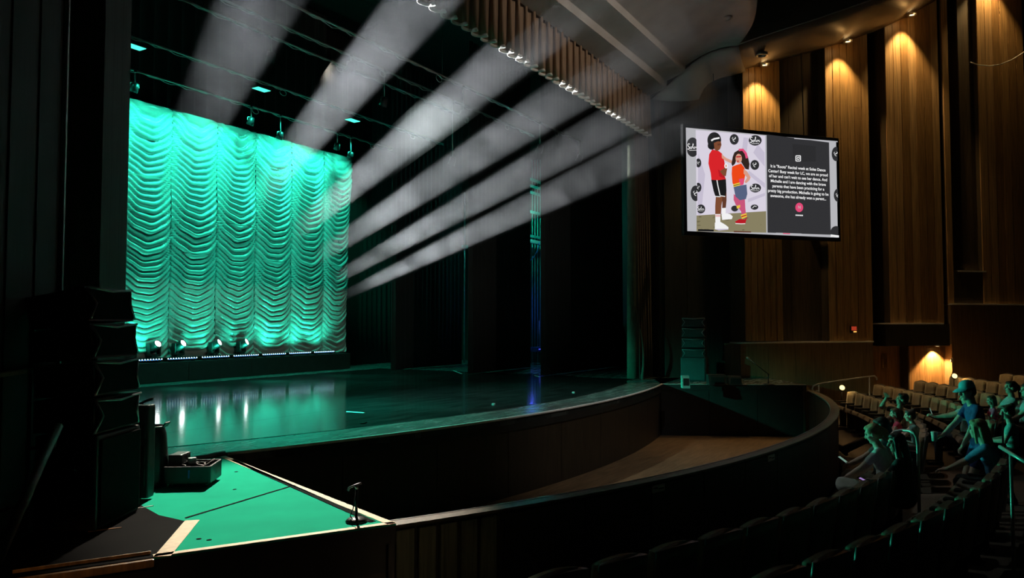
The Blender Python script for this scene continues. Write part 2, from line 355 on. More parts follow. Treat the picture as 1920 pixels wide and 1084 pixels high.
rail_sign(1235, 915, 'small pale sign on the pit rail, nearer the camera'); rail_sign(1445, 855, 'small pale sign on the pit rail, farther along the curve')

# ---- the right side wall
wr = thing('wall_right', 'brown panelled side wall with tall wooden columns', 'wall', wp(0, 0, PIT_Z), kind='structure')
def wbox(bm, t0, t1, d0, d1, z0, z1, bevel=0.0):
    c = wp((t0 + t1) / 2, (d0 + d1) / 2, (z0 + z1) / 2); add_box(bm, c, (t1 - t0, abs(d1 - d0), z1 - z0), WROT, bevel)
bm = new_bm(); wbox(bm, 0.55, 16, -0.6, -0.4, PIT_Z - 0.2, 13); obj('backing', bm, 'wall_brown', wr, True)
def column(px0, px1, pyb, ztop, nb, d=0.45, mats=('oak', 'oak_b', 'oak_c')):
    t0 = wall(px0, 300, d)[0]; t1 = wall(px1, 300, d)[0]; zb = wall((px0 + px1) / 2, pyb, d)[1]
    bm = new_bm(); wbox(bm, t0, t1, -0.4, d - 0.03, zb, ztop); c = obj('column', bm, 'wall_brown', wr, True)
    w = (t1 - t0) / nb
    for k in range(nb):
        cuts = sorted([zb] + [zb + (ztop - zb) * u for u in (random.uniform(0.25, 0.45), random.uniform(0.6, 0.85))] + [ztop])
        if k % 3 == 0: cuts = [zb, cuts[1], ztop]
        bm = new_bm(); dd = random.uniform(-0.006, 0.006)
        for a, b in zip(cuts, cuts[1:]): wbox(bm, t0 + k * w + 0.009, t0 + (k + 1) * w - 0.009, d - 0.03, d + dd, a + 0.003, b - 0.003)
        bmesh.ops.translate(bm, verts=bm.verts, vec=-wr.location); link('board', mesh_of('board', bm, random.choice(mats)), c)
    return t0, t1, zb
CT = {}
CT[1] = column(1394, 1464, 640, 8.9, 6); CT[2] = column(1550, 1631, 640, 9.9, 6); CT[3] = column(1664, 1764, 607, 11.0, 7); CT[4] = column(1838, 1925, 571, 12.5, 6); CT[5] = column(1772, 1783, 571, 12.0, 1)
# recess fillers between the columns (upper walls, set back) and lower walls
zl = wall(1500, 642, 0.5)[1]; z2 = wall(1710, 607, 0.5)[1]; z3 = wall(1850, 571, 0.5)[1]
tA = wall(1388, 642, 0.5)[0]; tB = wall(1637, 642, 0.5)[0]; tC = wall(1652, 607, 0.5)[0]; tD = wall(1768, 607, 0.5)[0]; tE = wall(1782, 571, 0.5)[0]; tF = 13.5
def flat_panels(t0, t1, d0, d, z0, z1, n, mat):
    w = (t1 - t0) / n
    for k in range(n): bm = new_bm(); wbox(bm, t0 + k * w + 0.006, t0 + (k + 1) * w - 0.006, d0, d, z0, z1); obj('panel', bm, mat, wr, True)
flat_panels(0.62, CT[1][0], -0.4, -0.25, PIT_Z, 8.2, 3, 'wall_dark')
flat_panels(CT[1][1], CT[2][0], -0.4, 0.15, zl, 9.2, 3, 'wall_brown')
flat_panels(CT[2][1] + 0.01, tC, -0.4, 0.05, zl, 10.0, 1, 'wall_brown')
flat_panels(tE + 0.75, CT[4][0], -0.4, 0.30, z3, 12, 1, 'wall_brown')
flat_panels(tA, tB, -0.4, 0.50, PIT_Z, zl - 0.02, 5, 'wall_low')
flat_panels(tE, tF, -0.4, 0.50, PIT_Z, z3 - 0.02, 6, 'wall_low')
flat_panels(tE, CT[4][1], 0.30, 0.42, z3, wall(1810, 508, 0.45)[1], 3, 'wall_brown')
for k, (a, b, z) in enumerate(((tA, tB, zl), (tC, tD, z2), (tE, tF, z3))):
    bm = new_bm(); wbox(bm, a, b, 0.0, 0.54, z - 0.02, z + 0.018, 0.006)
    tag(obj('trim_%d' % (k + 2), bm, 'trim_white'), ['pale rail trim along the wall below the screen', 'pale trim under the panelled bulkhead above the entry', 'pale rail trim on the wall section at the right edge'][k], 'trim', kind='structure')
# black slot in the wall section at the right
zt = wall(1810, 120, 0.3)[1]; zs = wall(1810, 508, 0.3)[1]; ts0 = wall(1785, 300, 0.3)[0]; ts1 = wall(1834, 300, 0.3)[0]
bm = new_bm(); wbox(bm, ts0, ts1, -0.40, -0.30, zs, zt); obj('slot_back', bm, 'black_paint', wr, True)
bm = new_bm(); wbox(bm, ts0 - 0.02, ts1 + 0.02, 0.1, 0.46, zs - 0.04, zs); obj('slot_sill', bm, 'trim_white', wr, True)
# a small spotlight inside the slot
P = wp((ts0 + ts1) / 2, 0.0, wall(1800, 245, 0.0)[1]); r = thing('slot_spotlight', 'small spotlight glinting inside the black wall slot', 'light', P)
bm = new_bm(); add_lathe(bm, [(0, 0.22), (0.07, 0.21), (0.09, 0.1), (0.1, -0.1), (0.085, -0.1), (0.07, 0.0)], 14, frame((0, 0, 0), -WN + WE * 0.5 + ZH * 0.2)); obj('housing', bm, 'steel', r)
bm = new_bm(); add_tube(bm, [(0, 0, 0.05), (0, 0, 0.4)], 0.015); obj('bracket', bm, 'black_metal', r)
# entry below the bulkhead: door leaf, lintel and lit side panel
zd = wall(1670, 648, 0.0)[1]; tG = wall(1640, 690, 0.0)[0]; tH = wall(1692, 690, 0.0)[0]; tI = wall(1782, 690, 0.0)[0]
bm = new_bm(); wbox(bm, tG, tI, -0.4, 0.45, zd, z2 - 0.02); obj('lintel', bm, 'wall_dark', wr, True)
dr = thing('door_1', 'brown wooden double door in the entry under the bulkhead', 'door', wp(tG, 0, -0.9), kind='structure')
wd = (tH - tG - 0.02) / 2
for k in range(2):
    bm = new_bm(); wbox(bm, tG + 0.01 + k * wd, tG + k * wd + wd, -0.12, -0.06, -0.95, zd, 0.008); leaf = obj('door_leaf', bm, 'door_wood', dr, True)
    t = wall(1655 if k == 0 else 1660.5, 678, -0.05)[0]
    bm = new_bm(); wbox(bm, t - 0.025, t + 0.02, -0.06, -0.035, wall(1657, 690, -0.05)[1], wall(1657, 664, -0.05)[1], 0.006); bmesh.ops.translate(bm, verts=bm.verts, vec=-dr.location); link('handle', mesh_of('handle', bm, 'brass'), leaf)
np_ = 3; w = (tI - tH) / np_
for k in range(np_):
    bm = new_bm(); wbox(bm, tH + k * w + 0.004, tH + (k + 1) * w - 0.004, -0.05, 0.24, -1.0, zd); obj('panel', bm, 'door_wood', wr, True)
bm = new_bm(); wbox(bm, tH - 0.03, tH + 0.02, -0.4, 0.25, -1.0, zd); obj('door_jamb', bm, 'wall_brown', wr, True)
P = wp((tH + tI) / 2 - 0.02, 0.42, zd - 0.02); r = thing('entry_downlight', 'recessed lamp over the lit entry panel', 'light', P)
bm = new_bm(); add_lathe(bm, [(0.05, 0.0), (0.09, 0.0), (0.095, -0.015), (0.06, -0.02), (0.05, 0.0)], 16); obj('ring', bm, 'steel', r)
bm = new_bm(); add_lathe(bm, [(0.055, -0.006), (0, -0.006)], 16); obj('lens', bm, 'lamp_warm', r)
light('entry_lamp', 'SPOT', P + np.array([0, 0, -0.05]), 430, (1.0, 0.58, 0.20), wp((tH + tI) / 2 - 0.02, 0.28, -1.0), 106, 0.4, 0.03)
# ---- ceiling of the house
out_px = [(1310, 187), (1322, 160), (1347, 143), (1397, 130), (1427, 122), (1513, 100), (1580, 80), (1647, 57), (1707, 28), (1757, 0), (1830, -45), (1930, -110)]
OUT = [wp(*(lambda tz: (tz[0], 0.5, tz[1]))(wall(px, py, 0.5))) for px, py in out_px]
in_px = [(1385, 85), (1405, 78), (1450, 63), (1530, 38), (1640, 0), (1720, -30), (1850, -85)]
INN = [wp(*(lambda tz: (tz[0], 1.7, tz[1]))(wall(px, py, 1.7))) for px, py in in_px]
def resample(P, n):
    P = np.array(P); d = np.r_[0, np.cumsum(np.linalg.norm(np.diff(P, axis=0), axis=1))]; u = np.linspace(0, d[-1], n)
    return np.stack([np.interp(u, d, P[:, k]) for k in range(3)], 1)
def smooth_line(P, n, it=6):
    Q = resample(P, n)
    for _ in range(it): Q[1:-1] = 0.25 * Q[:-2] + 0.5 * Q[1:-1] + 0.25 * Q[2:]
    return Q
so = smooth_line(OUT[3:], 40, 3); si = smooth_line(INN, 40, 3)
bm = new_bm()
rows_ = [so * (1 - u) + si * u + np.array([0, 0, -0.10 * math.sin(PI * u)]) for u in np.linspace(0, 1, 6)]
rows_ += [si + ZH * 0.06 - np.r_[WN[:2], 0] * 0.02, si + ZH * 1.2, so + ZH * 1.2]
vv = [[bm.verts.new(p) for p in r] for r in rows_]
for a, b in zip(vv, vv[1:] + vv[:1]):
    for i in range(39): f = bm.faces.new((a[i], a[i + 1], b[i + 1], b[i])); f.smooth = True
tag(obj('soffit', bm, 'soffit'), 'curved brown soffit with recessed lamps above the wooden columns', 'soffit', kind='structure')
bm = new_bm(); add_tube(bm, [p + np.array([0, 0, 0.03]) - WN * 0.0 for p in si], 0.018, 6)
tag(obj('trim_5', bm, 'trim_white'), 'thin pale edge of the soffit at the top of the picture', 'trim', kind='structure')
# proscenium ceiling panel with its stepped front, from the valance out over the pit
Ecurve = smooth_line([(-1, 4.6, 8.75), (6, 3.6, 8.75), (12, 3.2, 8.75), tuple(atz(1421, -20, 8.75)), tuple(atz(1420, 10, 8.75)), tuple(atz(1413, 50, 8.75)), tuple(INN[0])], 60, 2)
xs_e = Ecurve[:, 0]
prof = [(6.98, 7.42), (6.50, 7.56), (6.48, 7.74), (6.0, 7.9), (5.98, 8.06)]
bm = new_bm(); rows_ = [np.stack([xs_e + 0.0, np.full(60, y), np.full(60, z)], 1) for y, z in prof]
last = rows_[-1]
for u in np.linspace(0.15, 1, 8):
    q = last * (1 - u) + Ecurve * u; q[:, 2] += 0.12 * math.sin(PI * u); rows_.append(q)
rows_ += [Ecurve + np.array([0, 0.02, 0.3]), np.stack([xs_e, np.full(60, 6.9), np.full(60, 9.4)], 1)]
vv = [[bm.verts.new(p) for p in r] for r in rows_]
for j, (a, b) in enumerate(zip(vv, vv[1:] + vv[:1])):
    for i in range(59): f = bm.faces.new((a[i], a[i + 1], b[i + 1], b[i])); f.smooth = j > 4
tag(obj('ceiling', bm, 'ceiling_grey'), 'smooth grey stepped ceiling panel above the stage opening', 'ceiling', kind='structure')
# link piece: ceiling between the panel and the right wall
bm = new_bm(); L0 = smooth_line([(19.25, 6.95, 7.38), tuple(rows_[6][-1]), tuple(rows_[9][-1]), tuple(INN[0])], 12, 1); L1 = smooth_line(OUT[:4], 12, 1)
L0b = np.array([[19.2, 6.98, 7.42]] * 12) * np.linspace(1, 0, 12)[:, None] + L0 * np.linspace(0, 1, 12)[:, None]
vv = [[bm.verts.new(L0[i] * (1 - u) + L1[i] * u + np.array([0, 0, -0.06 * math.sin(PI * u)])) for i in range(12)] for u in np.linspace(0, 1, 6)]
for a, b in zip(vv, vv[1:]):
    for i in range(11): f = bm.faces.new((a[i], a[i + 1], b[i + 1], b[i])); f.smooth = True
o = obj('ceiling_corner', bm, 'ceiling_grey'); o.modifiers.new('t', 'SOLIDIFY').thickness = 0.08
tag(o, 'grey ceiling piece curving down to the wall above the screen', 'ceiling', kind='structure')
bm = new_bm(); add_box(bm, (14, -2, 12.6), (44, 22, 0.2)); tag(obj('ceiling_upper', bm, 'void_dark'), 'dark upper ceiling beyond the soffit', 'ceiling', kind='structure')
# proscenium header above the valance and right jamb
bm = new_bm(); add_box(bm, (10.5, 7.25, 8.6), (24, 0.3, 2.6)); tag(obj('wall_header', bm, 'wall_dark'), 'dark header wall above the stage opening', 'wall', kind='structure')
bm = new_bm(); add_box(bm, (19.95, 7.25, 3.2), (1.0, 0.3, 9.0)); tag(obj('wall_jamb', bm, 'wall_dark'), 'dark wall beside the tan house curtain', 'wall', kind='structure')
# ---- left side wall near the camera
wl = thing('wall_left', 'nearly black panelled wall beside the stage, at the left edge', 'wall', (3.0, 6.0, PIT_Z), kind='structure')
LD = np.array([-0.743, -0.669]); LP = np.array([4.44, 7.0])
def lwall(px, off=0.0):          # distance along the left wall for a pixel column
    r = FH[:2] + RH[:2] * (px - 960) / FPX; n_ = np.array([LD[1], -LD[0]]); k = ((LP + n_ * off) @ n_) / (r @ n_); return (r * k - LP) @ LD
LANG = math.atan2(-LD[1], -LD[0])
def lbox(bm, s0, s1, o0, o1, z0, z1, bevel=0.0):
    n_ = np.array([-LD[1], LD[0]]); c = LP + LD * (s0 + s1) / 2 + n_ * (o0 + o1) / 2; add_box(bm, (c[0], c[1], (z0 + z1) / 2), (s1 - s0, abs(o1 - o0), z1 - z0), LANG, bevel)
# n_ for lbox points into the hall when (c moves towards +x -y); o > 0 is towards the camera side
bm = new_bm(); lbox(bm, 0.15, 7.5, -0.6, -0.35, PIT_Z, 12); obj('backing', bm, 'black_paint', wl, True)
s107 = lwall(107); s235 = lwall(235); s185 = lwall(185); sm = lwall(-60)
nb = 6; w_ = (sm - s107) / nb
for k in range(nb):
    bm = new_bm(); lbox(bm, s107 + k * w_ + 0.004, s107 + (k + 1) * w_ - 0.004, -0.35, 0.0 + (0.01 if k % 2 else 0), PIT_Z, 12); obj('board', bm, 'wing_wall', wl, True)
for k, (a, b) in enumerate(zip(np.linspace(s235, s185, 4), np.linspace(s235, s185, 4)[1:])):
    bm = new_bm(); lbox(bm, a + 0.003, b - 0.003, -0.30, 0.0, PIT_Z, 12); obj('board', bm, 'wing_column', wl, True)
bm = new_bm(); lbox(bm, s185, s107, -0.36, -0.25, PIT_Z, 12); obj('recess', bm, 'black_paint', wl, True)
bm = new_bm(); lbox(bm, s107 - 0.03, s107, -0.35, 0.03, 0, 12); obj('edge_glint', bm, 'pipe_grey', wl, True)  # pale strip standing in for the teal glint along the panel edge
zr = H - (708 - 605) / FPX * 4.6
bm = new_bm(); lbox(bm, s107, sm, 0.0, 0.05, zr - 0.02, zr + 0.01, 0.004); tag(obj('trim_6', bm, 'rail_wood'), 'thin rail trim on the dark wall at the left edge', 'trim', kind='structure')
# sloping wooden handrail at the foot of the left wall
p0 = atd(110, 800, 4.2); p1 = atd(72, 880, 3.7); p2 = atd(-5, 1052, 3.0)
r = thing('wall_handrail', 'sloping dark wooden handrail in the lower left corner', 'handrail', p1)
bm = new_bm(); add_tube(bm, [p0, p1, p2], 0.022, 8); obj('rail', bm, 'rail_wood', r, True)
for q in (p0 * 0.8 + p1 * 0.2, p1 * 0.7 + p2 * 0.3):
    bm = new_bm(); add_tube(bm, [q, q + np.array([0, 0, -0.06]), q + np.array([-0.08, 0.08, -0.07])], 0.01, 6); obj('bracket', bm, 'black_metal', r, True)

# ================================================================== DRAPES
def pleat_path(x0, x1, pitch, depth, y, n=10, skew=0.3, jit=0.15, along=(1, 0)):
    pts = []; L = x1 - x0; m = max(2, int(round(abs(L) / pitch)));
    for k in range(m):
        dj = depth * (1 + jit * random.uniform(-1, 1))
        for i in range(n):
            u = i / n; ph = 2 * PI * u
            pts.append((x0 + L * (k + u) / m + skew * pitch * 0.5 * math.sin(ph) * 0.6, y + dj * math.cos(ph)))
    pts.append((x1, y + depth)); return pts
def drape(bm, path, z0, z1, flare=0.0, nz=5, y=0.0, wav=0.0):
    g = []
    for j in range(nz + 1):
        u = j / nz; z = z1 + (z0 - z1) * u; row = []
        for i, (a, b) in enumerate(path):
            dz = wav * math.sin(i * 0.7) * (1 if j == nz else 0)
            row.append(bm.verts.new((a, y + (b - y) * (0.55 + 0.45 * u + flare * u), z + dz)))
        g.append(row)
    for a, b in zip(g, g[1:]):
        for i in range(len(a) - 1): f = bm.faces.new((a[i], a[i + 1], b[i + 1], b[i])); f.smooth = True
    return g
def drape_obj(name, label, x0, x1, y, z0, z1, pitch, depth, mat, group=None, skew=0.3, parent=None, nz=5):
    bm = new_bm(); drape(bm, pleat_path(x0, x1, pitch, depth, y, skew=skew), z0, z1, y=y, nz=nz)
    loc = Vector(((x0 + x1) / 2, y, z0)); bmesh.ops.translate(bm, verts=bm.verts, vec=-loc)
    o = link(name, mesh_of(name, bm, mat), parent, loc); o.modifiers.new('t', 'SOLIDIFY').thickness = 0.012
    if label: tag(o, label, 'curtain', group)
    return o
# valance
VAL_Y = 7.0; VAL_Z = 6.36
val = thing('valance', 'pleated brown valance with a white zigzag hem across the stage opening', 'valance', (13, VAL_Y, VAL_Z))
bm = new_bm(); pth = pleat_path(6.0, 19.25, 0.30, 0.075, VAL_Y, n=12, skew=0.9)
g = drape(bm, pth, VAL_Z + 0.035, 7.5, y=VAL_Y, nz=4); obj('pleats', bm, 'velour_brown', val, True).modifiers.new('t', 'SOLIDIFY').thickness = 0.01
bm = new_bm()
a = [bm.verts.new((x, VAL_Y + (y - VAL_Y) * 1.0, VAL_Z + 0.036)) for x, y in pth]; b = [bm.verts.new((x + 0.01, VAL_Y + (y - VAL_Y) * 1.25, VAL_Z - 0.012)) for i, (x, y) in enumerate(pth)]
for i in range(len(a) - 1): f = bm.faces.new((a[i], a[i + 1], b[i + 1], b[i])); f.smooth = True
obj('hem', bm, 'hem_white', val, True).modifiers.new('t', 'SOLIDIFY').thickness = 0.012
# house curtain bunched at the right of the opening
hc = thing('house_curtain', 'tan house curtain gathered at the right side of the stage opening', 'curtain', (18.9, 7.15, 0))
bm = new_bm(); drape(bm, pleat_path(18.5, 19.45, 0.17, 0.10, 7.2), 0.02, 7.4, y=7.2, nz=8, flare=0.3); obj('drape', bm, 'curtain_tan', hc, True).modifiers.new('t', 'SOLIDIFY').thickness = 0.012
bm = new_bm(); drape(bm, [(18.36, 7.35), (18.40, 7.2), (18.46, 7.12), (18.52, 7.16)], 0.03, 7.4, y=7.2, nz=10); obj('leading_edge', bm, 'curtain_edge_greenlit', hc, True).modifiers.new('t', 'SOLIDIFY').thickness = 0.012
P = atz(1208, 700, 0); pts = [atz(1213, 640, 0) * 0 + np.array([18.52 - 0.05 * math.sin(u * PI) + 0.10 * u, 7.05 - 0.08 * math.sin(u * PI), 1.3 - 1.28 * u]) for u in np.linspace(0, 1, 10)]
bm = new_bm(); add_tube(bm, pts, [0.012 + 0.03 * u ** 2 for u in np.linspace(0, 1, 10)], 8); obj('gathered_tail', bm, 'curtain_tan', hc, True)
# legs at the right wing
leg_px = [(735, 695, 867), (880, 702, 996), (1017, 706, 1168)]
nm = ['black side curtain farthest upstage beside the backdrop', 'black side curtain in the middle of the right wing', 'black side curtain nearest the tan house curtain']
LEGS = []
for (a, b, c), l in zip(leg_px, nm):
    P = atz(a, b); y = P[1]; x0 = P[0]; x1 = aty(c, 600, y)[0]; LEGS.append((x0, x1, y))
    drape_obj('side_curtain', l, x0, x1, y, 0.02, 9.5, 0.22, 0.045, 'velour_black', 'side curtains in the right wing')
x0, y0 = LEGS[2][1], LEGS[2][2]
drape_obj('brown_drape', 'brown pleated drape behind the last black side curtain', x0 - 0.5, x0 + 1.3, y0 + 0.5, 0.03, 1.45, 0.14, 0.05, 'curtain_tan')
# black traveller behind and beside the backdrop, border above
drape_obj('black_traveller', 'green-tinted black pleated curtain right of the lit backdrop', 18.3, 23.2, 17.9, 0.02, 10.5, 0.26, 0.07, 'velour_black_greenlit')
drape_obj('black_border', 'dark border curtain hanging above the lit backdrop', 5.0, 18.2, 17.6, 6.3, 11.4, 0.4, 0.06, 'velour_black_greenlit')
bm = new_bm(); add_box(bm, (12, 18.6, 5), (30, 0.2, 13)); tag(obj('wall_back', bm, 'black_paint'), 'black back wall of the stage', 'wall', kind='structure')
bm = new_bm(); add_box(bm, (25.2, 12.5, 5), (0.2, 13, 13)); tag(obj('wall_wing', bm, 'wall_dark'), 'dark wall of the right wing behind the side curtains', 'wall', kind='structure')
bm = new_bm(); add_box(bm, (12, 12.9, 11.6), (28, 11.8, 0.2)); tag(obj('ceiling_loft', bm, 'black_paint'), 'black underside of the fly loft', 'ceiling', kind='structure')
# ---- Austrian backdrop
BY = 17.1; bx0, bx1 = 9.0, aty(660, 298, BY)[0]; ZT = aty(660, 298, BY)[2]; ZB = 0.52
colx = [aty(px, py, BY)[0] for px, py in ((323, 205), (408, 230), (480, 251), (547, 269), (607, 285))]
d0 = colx[1] - colx[0]; edges = [bx0 - 0.2] + [colx[0] - d0] + colx + [bx1]
SX = 28; NZ = 420
lam = []; z = ZT
knots = [0.0]
while knots[-1] < ZT - ZB + 1.2: knots.append(knots[-1] + random.uniform(0.125, 0.19))
knots = np.array(knots); amps = RNG.uniform(0.75, 1.2, len(knots))
def fold(ph, off):             # ph: distance down from the top measured along the swag
    q = ph + off; i = np.clip(np.searchsorted(knots, q, side='right') - 1, 0, len(knots) - 2); f = (q - knots[i]) / (knots[i + 1] - knots[i])
    f = np.clip(f, 0, 1); return amps[i] * np.sqrt(np.clip(1 - (2 * f ** 0.8 - 1) ** 2, 0, 1)) ** 1.1
drop_root = thing('backdrop_curtain', 'shimmering swagged backdrop curtain lit bright teal at the rear of the stage', 'backdrop', ((bx0 + bx1) / 2, BY, ZB))
for ci, (xa, xb) in enumerate(zip(edges, edges[1:])):
    u = np.linspace(-1, 1, SX + 1); zz = np.linspace(0, 1, NZ + 1)
    off = random.uniform(0, 0.12); n1 = RNG.uniform(-1, 1, 8)
    V = []
    for zi in zz:
        zdown = zi * (ZT - ZB)
        sag = (0.42 + 0.03 * n1[int(zi * 7)]) * (1 - np.abs(u) ** 2.0) * (0.35 + 0.65 * min(1, zdown / 0.5)) * (1 - 0.35 * zi ** 3)
        ph = np.clip(zdown - sag + 0.45, 0, None) + 0.015 * np.sin(9 * u + zdown * 3 + ci)
        pin = np.clip((1 - np.abs(u)) * 2.6, 0.0, 1.0) ** 0.8
        dep = 0.135 * (0.6 + 0.4 * pin) * fold(ph, off) * (0.8 + 0.2 * math.sin(zdown * 2 + ci)) + 0.05 * (1 - u ** 2) - 0.03 * np.exp(-((1 - np.abs(u)) / 0.06) ** 2)
        if ci == len(edges) - 2: xr = xb - 0.28 * math.sin(zi * PI * 0.55) + 0.06 * zi
        else: xr = xb
        x = xa + (xr - xa) * (u + 1) / 2
        zc = ZT - zdown - (0.03 * (1 - u ** 2) * (1 - zi))
        V.append(np.stack([x, BY - dep, np.broadcast_to(zc, x.shape)], 1))
    V = np.array(V).reshape(-1, 3) - np.array(drop_root.location)
    nx = SX + 1; F = [(j * nx + i, j * nx + i + 1, (j + 1) * nx + i + 1, (j + 1) * nx + i) for j in range(NZ) for i in range(SX)]
    me = bpy.data.meshes.new('swag_column'); me.from_pydata(V.tolist(), [], F); me.polygons.foreach_set('use_smooth', [True] * len(F)); me.materials.append(MATS['satin'])
    link('swag_column', me, drop_root)
bm = new_bm(); add_tube(bm, [(bx0, BY + 0.03, ZT + 0.03), (bx1 + 0.1, BY + 0.03, ZT + 0.03)], 0.03, 8); obj('batten', bm, 'black_metal', drop_root, True)

# ================================================================== UPSTAGE RISER, LED BARS, MOVING LIGHTS, HAZE BEAMS
ris = thing('upstage_riser', 'long black riser platform along the foot of the backdrop', 'riser', (13.5, 16.9, 0))
xr1 = atz(655, 692)[0] + 0.15
for k in range(5):
    a = 8.6 + (xr1 - 8.6) * k / 5; b = 8.6 + (xr1 - 8.6) * (k + 1) / 5
    bm = new_bm(); add_box(bm, ((a + b) / 2, 17.0, 0.25), (b - a - 0.01, 0.75, 0.48), 0, 0.01); obj('deck_unit', bm, 'black_paint', ris, True)
RZ = 0.49
xl0 = aty(252, 672, 16.72)[0] - 1.2; xl1 = aty(627, 660, 16.72)[0]; nbar = 8; bl = (xl1 - xl0) / nbar
def led_bar():
    r = thing('led_bar', '', 'light bar', (0, 0, 0), group='LED bars along the riser')
    bm = new_bm(); add_box(bm, (0, 0, 0.075), (bl - 0.03, 0.07, 0.07), 0, 0.008); obj('housing', bm, 'black_metal', r)
    n = 12
    for nm_, mt, k0 in (('lamps', 'led_white', 0), ('blue_lamps', 'led_blue', 1)):
        bm = new_bm()
        for k in range(n):
            x = -bl / 2 + 0.05 + (bl - 0.1) * (k + 0.5) / n
            if nm_ == 'lamps': add_lathe(bm, [(0, 0.010), (0.014, 0.006), (0.017, 0)], 8, frame((x, -0.035, 0.08), (0, -1, 0.25)))
            elif k < n - 1:
                x += (bl - 0.1) / n / 2; add_lathe(bm, [(0, 0.006), (0.008, 0.003), (0.009, 0)], 6, frame((x, -0.035, 0.062), (0, -1, 0.25)))
        o = obj(nm_, bm, mt, r); o['kind'] = 'stuff'
    for s in (-1, 1):
        bm = new_bm(); add_box(bm, (s * bl * 0.33, 0, 0.02), (0.05, 0.10, 0.04), 0, 0.005); add_box(bm, (s * bl * 0.33, 0.045, 0.06), (0.05, 0.012, 0.10)); obj('bracket', bm, 'black_metal', r)
    return r
lb = led_bar()
for k in range(nbar):
    o = lb if k == 0 else copy_tree(lb); o.location = (xl0 + bl * (k + 0.5), 16.70, RZ)
    o['label'] = 'slim LED bar on the riser, %s from the right end of the row' % ORD[nbar - 1 - k]
light_l = []
# teal wash from the LED bars up the curtain
for k in range(0, nbar, 1):
    x = xl0 + bl * (k + 0.5); light('led_bar_wash', 'SPOT', (x, 16.62, RZ + 0.16), 60, (0.03, 1.0, 0.62), (x, 17.05, RZ + 2.2), 120, 0.8, 0.12)
heads = [(165, (490, -10), 0), (243, (790, 0), 0), (289, (962, 100), 1), (335, (1065, 178), 1), (402, (1150, 232), 1), (453, (1192, 292), 1)]
NMH = ['moving head light hidden behind the left wall', 'moving head light behind the loudspeaker stack', 'leftmost visible white moving head light on the riser', 'second visible white moving head light from the left on the riser', 'third visible white moving head light from the left on the riser', 'rightmost white moving head light on the riser']
HZM = bpy.data.materials.new('haze'); HZM.use_nodes = True; nt = HZM.node_tree; nt.nodes.clear()
out = nt.nodes.new('ShaderNodeOutputMaterial'); vsn = nt.nodes.new('ShaderNodeVolumeScatter'); nt.links.new(vsn.outputs[0], out.inputs['Volume'])
vsn.inputs['Color'].default_value = (0.93, 0.97, 1.0, 1); vsn.inputs['Anisotropy'].default_value = 0.25
tcn = nt.nodes.new('ShaderNodeTexCoord'); nz_ = nt.nodes.new('ShaderNodeTexNoise'); nz_.inputs['Scale'].default_value = 1.2; nz_.inputs['Detail'].default_value = 4; nz_.inputs['Distortion'].default_value = 0.6
nt.links.new(tcn.outputs['Object'], nz_.inputs['Vector'])
mr = nt.nodes.new('ShaderNodeMapRange'); mr.inputs['From Min'].default_value = 0.36; mr.inputs['From Max'].default_value = 0.66; mr.inputs['To Min'].default_value = 0.055; mr.inputs['To Max'].default_value = 0.17
nt.links.new(nz_.outputs['Fac'], mr.inputs['Value'])
# haze density shaped so the beams vanish in front of the backdrop: full below y = 4.6 + 0.52 x
geo = nt.nodes.new('ShaderNodeNewGeometry'); sep = nt.nodes.new('ShaderNodeSeparateXYZ'); nt.links.new(geo.outputs['Position'], sep.inputs[0])
thin = nt.nodes.new('ShaderNodeMapRange'); thin.interpolation_type = 'SMOOTHSTEP'; thin.inputs['From Min'].default_value = 3.3; thin.inputs['From Max'].default_value = 6.3; thin.inputs['To Min'].default_value = 1.0; thin.inputs['To Max'].default_value = 0.0
lin = nt.nodes.new('ShaderNodeMath'); lin.operation = 'MULTIPLY_ADD'; lin.inputs[1].default_value = -0.52; nt.links.new(sep.outputs[0], lin.inputs[0]); nt.links.new(sep.outputs[1], lin.inputs[2])
nt.links.new(lin.outputs[0], thin.inputs['Value']); mul = nt.nodes.new('ShaderNodeMath'); mul.operation = 'MULTIPLY'
nt.links.new(mr.outputs[0], mul.inputs[0]); nt.links.new(thin.outputs[0], mul.inputs[1]); 
thn2 = nt.nodes.new('ShaderNodeMapRange'); thn2.interpolation_type = 'SMOOTHSTEP'; thn2.inputs['From Min'].default_value = 4.8; thn2.inputs['From Max'].default_value = 7.4; thn2.inputs['To Min'].default_value = 0.12; thn2.inputs['To Max'].default_value = 1.0
mul2 = nt.nodes.new('ShaderNodeMath'); mul2.operation = 'MULTIPLY'; nt.links.new(sep.outputs[1], thn2.inputs['Value']); nt.links.new(mul.outputs[0], mul2.inputs[0]); nt.links.new(thn2.outputs[0], mul2.inputs[1]); nt.links.new(mul2.outputs[0], vsn.inputs['Density'])
HALF = math.radians(2.5)
NMB = ['hazy white light beam farthest left', 'second hazy white light beam from the left', 'third hazy white light beam from the left, widest', 'fourth hazy white light beam from the left', 'fifth hazy white light beam, above the lowest', 'lowest hazy white light beam across the side curtains']
BPOW = [17000, 42000, 52000, 47000, 42000, 38000]
